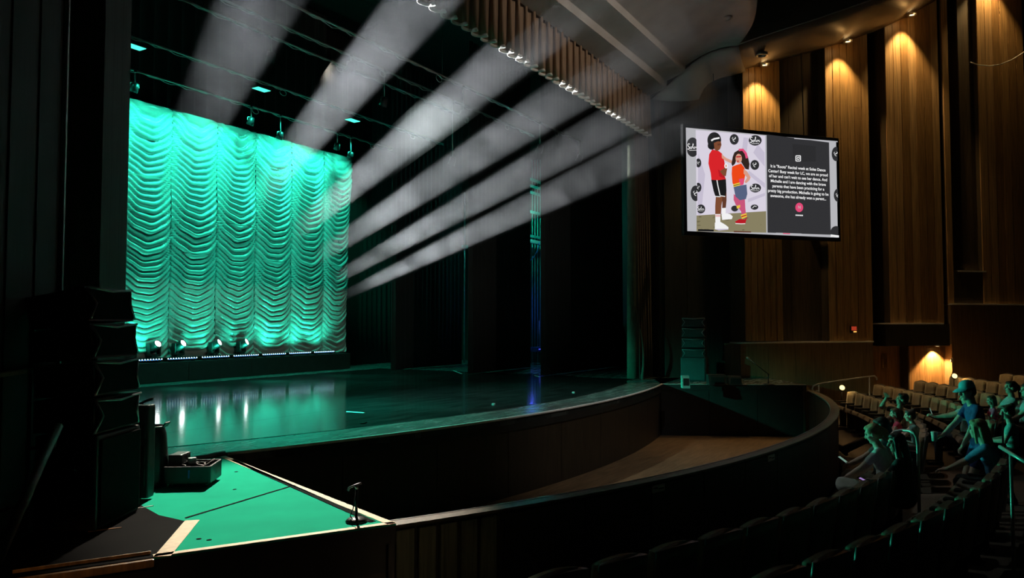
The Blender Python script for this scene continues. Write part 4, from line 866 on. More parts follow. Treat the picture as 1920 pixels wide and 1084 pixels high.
def subwoofer(label, loc, ang, w=0.62, d=0.6, h=0.58, gr='grille'):
    r = thing('subwoofer', label, 'loudspeaker', loc, ang)
    bm = new_bm(); add_box(bm, (0, 0, h / 2), (w, d, h), 0, 0.02); obj('box', bm, 'black_plastic', r)
    bm = new_bm(); add_box(bm, (0, -d / 2 - 0.008, h / 2), (w - 0.06, 0.02, h - 0.06), 0, 0.006); obj('grille', bm, gr, r)
    for s in (-1, 1):
        bm = new_bm(); add_tube(bm, [(s * w / 2, -0.08, h * 0.62), (s * (w / 2 + 0.03), -0.08, h * 0.66), (s * (w / 2 + 0.03), 0.08, h * 0.66), (s * w / 2, 0.08, h * 0.62)], 0.012, 6); obj('handle', bm, 'black_metal', r)
RS = atz(1303, 713); ra = math.atan2(-RS[1], -RS[0]) + PI / 2 - 0.12
subwoofer('black subwoofer box under the far loudspeaker array', (RS[0], RS[1], 0), ra); line_array('teal lit curved loudspeaker array on the far side platform', (RS[0], RS[1], 0.60), ra, lean0=8, dl=-7, hb=0.225)
LS = atd(172, 700, 5.7); lang = math.atan2(-0.86, 0.5) + PI / 2
subwoofer('black subwoofer box under the near loudspeaker array', (LS[0], LS[1], 0), lang, 0.62, 0.44, 0.66, 'grille_darkened')
line_array('black silhouetted curved loudspeaker array in the left foreground', (LS[0] - 0.02, LS[1], 0.67), lang, lean0=0, dl=-3.2, hb=0.245, w=0.62, gr='grille_darkened')
# equipment on the near platform
def crate(name, label, px0, px1, pyt, pyb, depth, cat, ang=0.5, dd=0.35, mat='black_plastic'):
    a = atd(px0, pyb, depth); b = atd(px1, pyb, depth); zt_ = atd(px0, pyt, depth)[2]; c = (a + b) / 2; w = np.linalg.norm(a - b)
    r = thing(name, label, cat, (c[0], c[1], 0), ang); bm = new_bm(); add_box(bm, (0, dd / 2, zt_ / 2 + 0.01), (w, dd, zt_ - 0.02), 0, 0.015); obj('body', bm, mat, r); return r, w, zt_, dd
VA = YAW - PI / 2
r, w, h, dd = crate('amp_rack', 'black equipment rack behind the near loudspeakers', 205, 277, 760, 900, 6.3, 'rack', VA, 0.12)
for k in range(3): bm = new_bm(); add_box(bm, (0, -0.01, h * (0.25 + 0.25 * k)), (w * 0.86, 0.02, h * 0.18), 0, 0.005); obj('rack_unit', bm, 'black_metal', r)
bm = new_bm(); add_tube(bm, [(w * 0.1, 0.1, h), (w * 0.3, 0.1, h + 0.03), (w * 0.46, 0.1, h + 0.045)], 0.012, 6); obj('cable_end', bm, 'cable_black', r)
# upright can light with a flap
P = atz(283, 912, 0); P = np.array([P[0], P[1], 0]); r = thing('upright_can_light', 'black upright can light with rim and flap beside the open case', 'stage light', P, VA)
bm = new_bm(); add_lathe(bm, [(0, 0.0), (0.135, 0.0), (0.14, 0.03), (0.138, 0.24), (0.12, 0.46), (0.105, 0.525), (0.098, 0.525), (0.094, 0.47), (0, 0.38)], 24); obj('can', bm, 'black_metal', r)
bm = new_bm(); add_tube(bm, [(0.105 * math.cos(a), 0.105 * math.sin(a), 0.53) for a in np.linspace(0, 2 * PI, 25)[:-1]], 0.006, 6, closed=True); obj('rim', bm, 'pipe_grey', r)
bm = new_bm(); add_box(bm, (0, 0, 0), (0.05, 0.10, 0.012), mat=Matrix.Translation((0.125, 0, 0.545)) @ Matrix.Rotation(math.radians(-55), 4, 'Y'), bevel=0.004); obj('flap', bm, 'black_metal', r)
bm = new_bm(); add_tube(bm, [(-0.15, 0, 0.12), (-0.17, 0, 0.25), (-0.15, 0, 0.36)], 0.012, 6); obj('yoke', bm, 'black_metal', r)
r, w, h, dd = crate('small_monitor', 'small black box between the can light and the open case', 314, 340, 853, 900, 6.9, 'box', VA, 0.2)
bm = new_bm(); add_box(bm, (0, -0.005, h / 2), (w * 0.8, 0.012, h * 0.8), 0, 0.004); obj('grille', bm, 'grille', r)
# open case with cable coils
P = atz(350, 915, 0.0); r = thing('open_case', 'low black open case full of coiled cable on the grey platform', 'case', (P[0], P[1], 0), VA + 0.10)
cw, cd, ch = 0.38, 0.36, 0.15
bm = new_bm(); add_box(bm, (0, cd / 2, 0.05), (cw, cd, 0.03), 0, 0.005)
for x, y, sx, sy in ((0, 0, cw, 0.02), (0, cd, cw, 0.02), (-cw / 2, cd / 2, 0.02, cd), (cw / 2, cd / 2, 0.02, cd)): add_box(bm, (x, y, 0.035 + ch / 2), (sx, sy, ch), 0, 0.006)
obj('tray', bm, 'black_plastic', r)
for k, (x, y, rr) in enumerate(((0.0, 0.15, 0.10), (0.07, 0.22, 0.09), (-0.08, 0.2, 0.08))):
    bm = new_bm(); add_tube(bm, [(x + rr * math.cos(a) * (1 + 0.1 * math.sin(3 * a)), y + rr * 0.8 * math.sin(a), 0.16 + 0.02 * k + 0.02 * math.sin(2 * a + k)) for a in np.linspace(0, 4 * PI, 40)], 0.012, 6); obj('cable_coil', bm, 'cable_black', r)
bm = new_bm(); add_box(bm, (0.0, 0.14, 0.215), (0.07, 0.05, 0.05), 0.4, 0.008); obj('clamp', bm, 'pipe_grey', r)
bm = new_bm(); add_box(bm, (-0.13, 0.1, 0.17), (0.10, 0.16, 0.012), 0.1, 0.003); obj('sheet', bm, 'plaque', r)
for x in (-cw / 2 + 0.04, cw / 2 - 0.04):
    for y in (0.04, cd - 0.04): bm = new_bm(); add_lathe(bm, [(0, 0), (0.016, 0), (0.014, 0.045), (0, 0.045)], 8, Matrix.Translation((x, y, 0))); obj('foot', bm, 'black_plastic', r)
bm = new_bm(); add_box(bm, (0.02, -0.013, 0.12), (0.012, 0.006, 0.07)); obj('latch', bm, 'blue_paint', r)
# cable bundle lying where platform meets stage
pts = [atz(px, py, 0.03) for px, py in ((336, 874), (352, 866), (372, 860), (392, 857), (410, 853), (424, 851))]
r = thing('cable_bundle', 'bundle of black cables at the corner of stage and platform', 'cable', pts[2])
for k in range(4): bm = new_bm(); add_tube(bm, [p + np.array([0.02 * math.sin(i * 2 + k), 0.02 * k - 0.03, 0.012 * (k % 2)]) for i, p in enumerate(pts)], 0.016, 6); obj('cable', bm, 'cable_black', r, True)
# short microphone stand
P = atz(668, 979, 0); r = thing('desk_mic_stand', 'short microphone stand with round base on the platform corner', 'microphone', P, VA)
bm = new_bm(); add_lathe(bm, [(0, 0.0), (0.075, 0.0), (0.078, 0.012), (0.06, 0.028), (0.014, 0.034), (0, 0.034)], 24); obj('base', bm, 'black_metal', r)
bm = new_bm(); add_tube(bm, [(0, 0, 0.03), (0, 0, 0.235)], 0.010, 10); obj('pole', bm, 'black_metal', r)
bm = new_bm(); add_tube(bm, [(-0.06, 0, 0.225), (-0.055, 0, 0.245), (-0.035, 0, 0.255), (0.035, 0, 0.28)], 0.008, 8); add_tube(bm, [(0, 0, 0.235), (0, 0, 0.265)], 0.012, 8); obj('microphone', bm, 'pipe_grey', r)
bm = new_bm(); add_tube(bm, [(0.0, -0.012, 0.22), (-0.02, -0.02, 0.10), (-0.04, -0.02, 0.05), (0.0, -0.06, 0.01), (0.06, -0.03, 0.006), (0.11, 0.04, 0.006)], 0.004, 5); obj('cord', bm, 'cable_black', r)
# little things left on the stage floor
for k, (px, py, l) in enumerate(((682, 794, 'dark scrap of tape on the stage floor near its edge'), (925, 758, 'small clip lying on the stage floor, mid apron'), (1075, 736, 'tiny pale bit lying on the stage floor toward the curtain'))):
    P = atz(px, py, 0.006); bm = new_bm(); add_box(bm, (0, 0, 0.008), (0.16 if k == 0 else 0.10, 0.05, 0.014), 0.4, 0.004); add_box(bm, (0.06, 0.02, 0.006), (0.06, 0.03, 0.01), 1.0, 0.003); o = tag(obj('floor_scrap', bm, 'tape_black' if k == 0 else 'cable_pale'), l, 'scrap'); o.location = P
for k, (a, b, l) in enumerate((((850, 695), (866, 701), 'white tape mark on the floor at the middle side curtain'), ((1002, 704), (1012, 707), 'white tape mark on the floor at the gap in the wings'), ((650, 772), (683, 774), 'short pale tape mark on the dark stage floor'))):
    p, q = atz(*a, 0.006), atz(*b, 0.006); bm = new_bm(); d = q - p; add_box(bm, (0, 0, 0.002), (np.linalg.norm(d), 0.03, 0.003), math.atan2(d[1], d[0])); o = tag(obj('tape_mark', bm, 'nosing_white'), l, 'tape'); o.location = (p + q) / 2
# gear on the far platform
def box_px(name, label, cat, px0, px1, pyt, depth, mat, dd=0.3):
    a = atd(px0, pyt, depth); b = atd(px1, pyt, depth); c = (a + b) / 2; w = np.linalg.norm((a - b)[:2]); h = c[2]
    r = thing(name, label, cat, (c[0], c[1], 0), VA); bm = new_bm()
    v = [(-w / 2, 0, 0), (w / 2, 0, 0), (w / 2, dd, 0), (-w / 2, dd, 0), (-w / 2, 0.10, h), (w / 2, 0.10, h), (w / 2, dd, h), (-w / 2, dd, h)]; V = [bm.verts.new(q) for q in v]
    for q in ((0, 1, 2, 3), (4, 5, 6, 7), (0, 1, 5, 4), (1, 2, 6, 5), (2, 3, 7, 6), (3, 0, 4, 7)): bm.faces.new([V[i] for i in q])
    obj('body', bm, mat, r); bm = new_bm(); add_box(bm, (0, 0.03, h * 0.5), (w * 0.8, 0.02, h * 0.6), 0, 0.004); obj('grille', bm, 'grille', r)
box_px('stage_monitor', 'low floor monitor on the far platform beside the subwoofer', 'loudspeaker', 1330, 1362, 703, 17.9, 'black_plastic'); box_px('stage_monitor', 'low floor monitor on the far platform, right of the other', 'loudspeaker', 1368, 1392, 706, 17.9, 'black_plastic'); box_px('power_box', 'small teal lit box at the left of the far subwoofer', 'box', 1280, 1294, 705, 17.0, 'teal_lit_tint', 0.2)
a = atd(1403, 672, 18.3); b = atd(1440, 700, 18.0); c = np.array([b[0] + 0.05, b[1], 0]); r = thing('boom_mic_stand', 'thin boom microphone stand leaning on the far platform', 'microphone', c)
bm = new_bm(); add_tube(bm, [a, b + np.array([0.15, 0, -0.05])], 0.010, 6); obj('boom', bm, 'black_metal', r, True); bm = new_bm(); add_tube(bm, [b, c], 0.012, 6); obj('pole', bm, 'black_metal', r, True)
bm = new_bm(); add_lathe(bm, [(0, 0), (0.13, 0), (0.13, 0.015), (0.02, 0.03), (0, 0.03)], 16, Matrix.Translation(Vector(c))); obj('base', bm, 'black_metal', r, True); bm = new_bm(); add_lathe(bm, [(0, -0.05), (0.02, -0.04), (0.026, 0.03), (0, 0.06)], 10, frame(a, a - b)); obj('microphone', bm, 'pipe_grey', r, True)
# things in the wing gaps
def wing(px, py, y): return aty(px, py, y)
yg = 13.2
r = thing('rope_ladder_rack', 'teal lit fly rail with ropes in the gap between side curtains', 'fly rail', (*wing(1006, 600, yg)[:2], 0))
for k, px in enumerate((998, 1003, 1008, 1013)):
    a = wing(px, 300, yg); b = wing(px, 690, yg); bm = new_bm(); add_tube(bm, [a, b], 0.02, 6); obj('rope', bm, 'teal_lit_tint', r, True)
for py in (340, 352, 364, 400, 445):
    a = wing(992, py, yg - 0.1); b = wing(1020, py, yg - 0.1); bm = new_bm(); add_box(bm, (a + b) / 2, (np.linalg.norm(a - b), 0.05, 0.09)); obj('rung', bm, 'teal_lit_tint', r, True)
a = wing(994, 455, yg - 0.2); b = wing(1022, 455, yg - 0.2); bm = new_bm(); add_box(bm, (a + b) / 2, (np.linalg.norm(a - b), 0.1, 0.12), 0, 0.01); obj('lock_rail', bm, 'plaque', r, True)
bm = new_bm(); add_tube(bm, [wing(px, py, yg - 0.3) for px, py in ((1011, 455), (1008, 470), (1001, 482), (995, 488))], 0.012, 6); obj('blue_rope', bm, 'blue_paint', r, True)
c = wing(1008, 655, 12.7); r = thing('blue_work_box', 'blue lit control box on a cart in the wing gap', 'box', (c[0], c[1], 0))
bm = new_bm(); add_box(bm, (0, 0, c[2]), (0.5, 0.3, 0.16), 0, 0.02); obj('box', bm, 'blue_paint', r); bm = new_bm(); add_tube(bm, [(0.1, 0, c[2]), (0.12, 0, c[2] + 1.0)], 0.012, 6); obj('pole', bm, 'pipe_grey', r)
bm = new_bm(); [add_tube(bm, [(x, 0, 0), (x, 0, c[2])], 0.015, 6) for x in (-0.2, 0.2)]; obj('stand', bm, 'black_metal', r); bm = new_bm(); add_box(bm, (-0.05, -0.16, c[2] + 0.01), (0.3, 0.01, 0.02)); obj('indicator', bm, 'work_blue', r)
light('wing_blue', 'POINT', (c[0] - 0.3, c[1] + 0.1, 1.9), 14, (0.08, 0.12, 1.0), radius=0.1); light('wing_teal', 'POINT', (c[0] - 0.4, c[1] - 0.3, 5.4), 90, (0.05, 0.9, 0.7), radius=0.1)
c = wing(873, 463, 15.5); r = thing('wing_lamp_box', 'small blue lit box high in the far wing gap', 'box', (c[0], c[1], c[2])); bm = new_bm(); add_box(bm, (0, 0, 0), (0.3, 0.2, 0.12), 0, 0.01); obj('box', bm, 'teal_lit_tint', r); bm = new_bm(); add_tube(bm, [(0, 0.05, -c[2]), (0, 0.05, 2)], 0.03, 8); obj('post', bm, 'pipe_grey', r)
# ================================================================== SEATS
def seat_proto():
    bm = new_bm(); n = 8; prof_ = []
    for s, dy in ((0, 0.0), (1, -0.05)): pass
    def back_mesh(bm, y0, th, w, z0, z1):
        rows_ = []
        for zf in np.linspace(0, 1, 6):
            z = z0 + (z1 - z0) * zf; lean = -0.14 * (z - 0.40); ww = w * (1 - 0.06 * zf)
            f_ = [(x, y0 + lean + th / 2 - 0.03 * (1 - (2 * x / ww) ** 2) * 0.6, z + (0.035 * (1 - (2 * x / ww) ** 2) if zf == 1 else 0)) for x in np.linspace(-ww / 2, ww / 2, n)]
            b_ = [(x, y0 + lean - th / 2 - 0.03 * (1 - (2 * x / ww) ** 2), z + (0.02 * (1 - (2 * x / ww) ** 2) if zf == 1 else 0)) for x in np.linspace(ww / 2, -ww / 2, n)]
            rows_.append([bm.verts.new(q) for q in f_ + b_])
        for a, b in zip(rows_, rows_[1:]):
            m = len(a)
            for i in range(m): f = bm.faces.new((a[i], a[(i + 1) % m], b[(i + 1) % m], b[i])); f.smooth = True
        bm.faces.new(rows_[0]); bm.faces.new(rows_[-1])
    back_mesh(bm, 0.02, 0.07, 0.49, 0.42, 0.86); me_b = mesh_of('backrest', bm, 'seat_tan')
    bm = new_bm(); back_mesh(bm, -0.035, 0.03, 0.50, 0.30, 0.875); me_s = mesh_of('back_shell', bm, 'seat_shell')
    bm = new_bm(); add_box(bm, (0, 0, 0), (0.46, 0.44, 0.09), mat=Matrix.Translation((0, 0.23, 0.47)) @ Matrix.Rotation(math.radians(22), 4, 'X'), bevel=0.03); me_c = mesh_of('cushion', bm, 'seat_tan_dark')
    bm = new_bm(); add_box(bm, (0, 0.17, 0.625), (0.045, 0.34, 0.035), 0, 0.012); me_a = mesh_of('armrest', bm, 'seat_frame')
    bm = new_bm(); add_box(bm, (0, 0.10, 0.30), (0.03, 0.16, 0.60), 0, 0.008); add_box(bm, (0, 0.12, 0.015), (0.05, 0.30, 0.03), 0, 0.005); me_l = mesh_of('leg', bm, 'seat_frame')
    return me_b, me_s, me_c, me_a, me_l
SM = seat_proto()
def seat(r, th, label, group, z):
    o = thing('theater_seat', label, 'seat', arc(r, th, z), math.radians(th), group)
    link('backrest', SM[0], o); link('back_shell', SM[1], o); link('cushion', SM[2], o)
    for s in (-1, 1): link('armrest', SM[3], o, (s * 0.255, 0, 0)); link('leg', SM[4], o, (s * 0.255, 0, 0))
    return o
def px_at(r, th, dz=0.8): return px_of(arc(r, th, floor_z(r) + dz))
def theta_for(px, r, lo, hi): return min(np.linspace(lo, hi, 800), key=lambda t: abs(px_at(r, t)[0] - px))
far = [(0, 1577, 12.6, 22), (1, 1645, 11.5, 26), (2, 1722, 13, 28), (3, 1789, 14, 30), (4, 1884, 13, 30)]
RN = ['front', 'second', 'third', 'fourth', 'fifth']
for k, px, tmin, hi in far:
    r = ROW_R[k]; th = theta_for(px, r, tmin, hi + 4); st = math.degrees(0.575 / r); i = 0
    lim = {0: 2.0, 1: 5.5}.get(k, 8.0)
    while th > lim and i < 22:
        q = px_at(r, th)
        if q[0] < 1945: seat(r, th, 'tan theater seat, %s from the far wall end, %s row beyond the aisle' % (ORD[i], RN[k]), 'far seats in the %s row' % RN[k], floor_z(r))
        th -= st; i += 1
for k, a0 in ((0, -28.5), (1, -23.5)):
    r = ROW_R[k]; st = math.degrees(0.575 / r); th = a0; i = 0
    while th < (-5.0 if k == 0 else -4.6):
        seat(r, th, 'dark theater seat, %s from the bottom edge, %s row near the camera' % (ORD[i], RN[k]), 'near seats in the %s row' % RN[k], floor_z(r)); th += st; i += 1
# ---- handrails and step lights
def hoop(label, pts, rad=0.02, mat='pale_steel', posts=()):
    r = thing('handrail', label, 'handrail', (pts[0][0], pts[0][1], min(p[2] for p in pts)))
    bm = new_bm(); add_tube(bm, pts, rad, 10); obj('rail', bm, mat, r, True)
    for a, b in posts: bm = new_bm(); add_tube(bm, [a, b], rad * 0.8, 8); obj('post', bm, mat, r, True)
dpt = 9.9
zf = floor_z(18.3)
pts = [atd(1669, 840, dpt), atd(1668, 824, dpt), atd(1671, 815, dpt), atd(1679, 809, dpt), atd(1690, 807, dpt - 0.1), atd(1705, 808, dpt - 0.2), atd(1714, 812, dpt - 0.3), atd(1719, 820, dpt - 0.3), atd(1721, 835, dpt - 0.3), atd(1722, 884, dpt - 0.3)]
pts = [np.array([pts[0][0], pts[0][1], zf])] + pts + [np.array([pts[-1][0], pts[-1][1], zf])]
hoop('bent steel handrail hoop in the aisle behind the front seats', pts)
pts = [atd(1880, 772, 10.2), atd(1880, 800, 10.2), atd(1880, 830, 10.2)]; pts[-1] = np.array([pts[-1][0], pts[-1][1], floor_z(19.3)]); hoop('thin upright steel post by the child at the right edge', pts, 0.012)
pts = [atd(1875, 838, 7.4), atd(1895, 850, 7.0), atd(1925, 868, 6.6)]; hoop('sloping steel handrail at the right edge beside the near seats', pts, 0.018, posts=[(pts[1], np.array([pts[1][0], pts[1][1], floor_z(19.9)]))])
dp = 17.9
pts = [atd(1533, 733, dp), atd(1527, 735, dp), atd(1523, 730, dp), atd(1525, 724, dp), atd(1535, 720, dp + 0.1), atd(1580, 713, dp + 0.6), atd(1630, 706, dp + 1.2), atd(1640, 705, dp + 1.3), atd(1644, 709, dp + 1.3), atd(1644, 713, dp + 1.3)]
hoop('long steel handrail rising from the pit rail toward the door', pts, 0.018, posts=[(pts[4], np.array([pts[4][0], pts[4][1], PIT_Z])), (pts[6], np.array([pts[6][0], pts[6][1], PIT_Z + 0.2]))])
def step_light(px, py, dep, label):
    P = atd(px, py, dep); r = thing('step_light', label, 'light', P, VA)
    bm = new_bm(); add_lathe(bm, [(0, 0.03), (0.05, 0.025), (0.065, 0.0)], 14, frame((0, 0, 0), (-0.2, -1, 0.4))); obj('dome', bm, 'lamp_warm_dim', r)
    bm = new_bm(); add_lathe(bm, [(0.065, 0.0), (0.085, 0.0), (0.085, -0.02), (0, -0.02)], 14, frame((0, 0, 0), (-0.2, -1, 0.4))); obj('ring', bm, 'black_metal', r)
    bm = new_bm(); add_tube(bm, [(0, 0.03, 0), (0, 0.05, -0.5)], 0.015, 6); obj('stem', bm, 'black_metal', r)
    light('step_lamp', 'POINT', P + np.array([-0.1, -0.12, 0.02]), 2.5, (1.0, 0.62, 0.2), radius=0.05)
step_light(1579, 727, 19.6, 'round yellow step light at the end of the front row'); step_light(1790, 705, 20.0, 'round yellow step light under the switch by the lit entry')
# warm house light that still glows over the pit and the front aisle
for (px, py, z, tgt, pw, lab) in ((1300, 60, 8.5, (16.5, 3.6, PIT_Z), 420, 'warm_pit'), (1450, 40, 9.0, (15.5, 1.4, PIT_Z), 160, 'warm_aisle')):
    P = atz(px, py, z); light(lab, 'SPOT', (P[0], P[1], z - 0.25), pw, (1.0, 0.58, 0.24), tgt, 34, 0.9, 0.06)
light('front_row_fill', 'SPOT', (13.5, 3.6, 8.4), 330, (1.0, 0.88, 0.78), (14.2, 0.8, -0.6), 16, 0.9, 0.06)  # neutral fill added so the far front-row clothes show their colour
light('warm_seats', 'SPOT', wp(8.0, 1.6, 8.6), 170, (1.0, 0.60, 0.22), (21.5, 0.4, -0.9), 50, 0.8, 0.08)
light('step_edge_lamp', 'SPOT', (1.3, 3.6, 1.2), 9, (1.0, 0.5, 0.16), (2.4, 4.45, 0.0), 40, 0.6, 0.03)
# ================================================================== PEOPLE
def seg_d(P, a, b):
    ab = b - a; t = np.clip(((P - a) @ ab) / (ab @ ab + 1e-12), 0, 1); return np.linalg.norm(P - (a + t[:, None] * ab), axis=1), t
def prim_mesh(bm, pr):
    if pr[0] == 'c':
        _, a, b, ra, rb, tg = pr; a = Vector(a); b = Vector(b); ax = (b - a); L = ax.length
        if L < 1e-6: return
        q = ax.to_track_quat('Z', 'Y').to_matrix().to_4x4(); Mx = Matrix.Translation(a) @ q; n = 14
        prof_ = [(ra * math.cos(t), ra * math.sin(t)) for t in np.linspace(-PI / 2, 0, 5)] + [(rb * math.cos(t), L + rb * math.sin(t)) for t in np.linspace(0, PI / 2, 5)]
        prof_[0] = (0, -ra); prof_[-1] = (0, L + rb); add_lathe(bm, prof_, n, Mx)
    else:
        _, c, rad, rot, tg = pr; Mx = Matrix.Translation(Vector(c)) @ rot.to_4x4() @ Matrix.Diagonal((*rad, 1))
        bmesh.ops.create_uvsphere(bm, u_segments=18, v_segments=12, radius=1.0, matrix=Mx)
def prim_dist(P, pr):
    if pr[0] == 'c':
        d, t = seg_d(P, np.array(pr[1]), np.array(pr[2])); return d - (pr[3] + (pr[4] - pr[3]) * t)
    c = np.array(pr[1]); R = np.array(pr[3].to_3x3()); rad = np.array(pr[2]); q = (P - c) @ R; k = np.linalg.norm(q / rad, axis=1); return (k - 1) * rad.min()
def remeshed(name, prims, tags, vox, smooth=3):
    bm = new_bm()
    for p in prims: prim_mesh(bm, p)
    me = bpy.data.meshes.new('tmp'); bmesh.ops.recalc_face_normals(bm, faces=bm.faces); bm.to_mesh(me); bm.free()
    o = bpy.data.objects.new('tmp', me); COL.objects.link(o)
    m = o.modifiers.new('r', 'REMESH'); m.mode = 'VOXEL'; m.voxel_size = vox; m.use_smooth_shade = True
    s = o.modifiers.new('s', 'SMOOTH'); s.factor = 0.5; s.iterations = smooth
    dg = bpy.context.evaluated_depsgraph_get(); out_ = bpy.data.meshes.new_from_object(o.evaluated_get(dg)); bpy.data.objects.remove(o); bpy.data.meshes.remove(me)
    out_.name = name; out_.materials.clear()
    for t in tags: out_.materials.append(MATS[tags[t]])
    n = len(out_.polygons); C = np.empty(n * 3); out_.polygons.foreach_get('center', C); C = C.reshape(-1, 3)
    best = np.full(n, 9.0); idx = np.zeros(n, int); tl = list(tags)
    for p in prims:
        d = prim_dist(C, p); k = d < best; best[k] = d[k]; idx[k] = tl.index(p[-1])
    out_.polygons.foreach_set('material_index', idx.astype(np.int32)); out_.polygons.foreach_set('use_smooth', [True] * n); out_.update()
    return out_
def ik(a, c, l1, l2, pole):
    a, c, pole = map(lambda q: np.array(q, float), (a, c, pole)); d = c - a; L = np.linalg.norm(d); L2 = min(L, (l1 + l2) * 0.995); u = d / L; c = a + u * L2
    x = (l1 ** 2 - l2 ** 2 + L2 ** 2) / (2 * L2); h = math.sqrt(max(0, l1 ** 2 - x ** 2)); v = pole - a; v = v - u * (v @ u); v /= np.linalg.norm(v) + 1e-9
    return a + u * x + v * h, c
def hand(prims, wrist, elbow, k, side, curl=0.6, aim=None, tg='skin'):
    f = np.array(wrist) - np.array(elbow); f /= np.linalg.norm(f)
    if aim is not None: f = np.array(aim, float); f /= np.linalg.norm(f)
    up = np.array([0, 0, 1.]); s = np.cross(f, up); s /= np.linalg.norm(s) + 1e-9; n = np.cross(s, f)       # s: sideways, n: back of the hand (up)
    palm0 = np.array(wrist); palm1 = palm0 + f * 0.075 * k
    for j, o in enumerate((-0.026, -0.009, 0.009, 0.026)):
        prims.append(('c', palm0 + s * o * 0.6 * k, palm1 + s * o * k, 0.014 * k, 0.013 * k, tg))
        ln = (0.062, 0.074, 0.070, 0.056)[j] * k if side > 0 else (0.056, 0.070, 0.074, 0.062)[j] * k
        a = palm1 + s * o * k; c1 = curl * 0.7; b = a + (f * math.cos(c1) - n * math.sin(c1)) * ln * 0.55 + s * o * 0.15; c2 = curl * 1.7; c = b + (f * math.cos(c2) - n * math.sin(c2)) * ln * 0.5
        prims.append(('c', a, b, 0.0095 * k, 0.0088 * k, tg)); prims.append(('c', b, c, 0.0088 * k, 0.0078 * k, tg))
    t0 = palm0 + f * 0.02 * k - s * 0.028 * k * side; t1 = t0 + (f * 0.6 - s * 0.75 * side - n * 0.3) * 0.042 * k; t2 = t1 + (f * 0.95 - s * 0.1 * side - n * 0.3) * 0.032 * k
    prims.append(('c', t0, t1, 0.0125 * k, 0.0105 * k, tg)); prims.append(('c', t1, t2, 0.0105 * k, 0.0085 * k, tg))
    return palm1, f, n
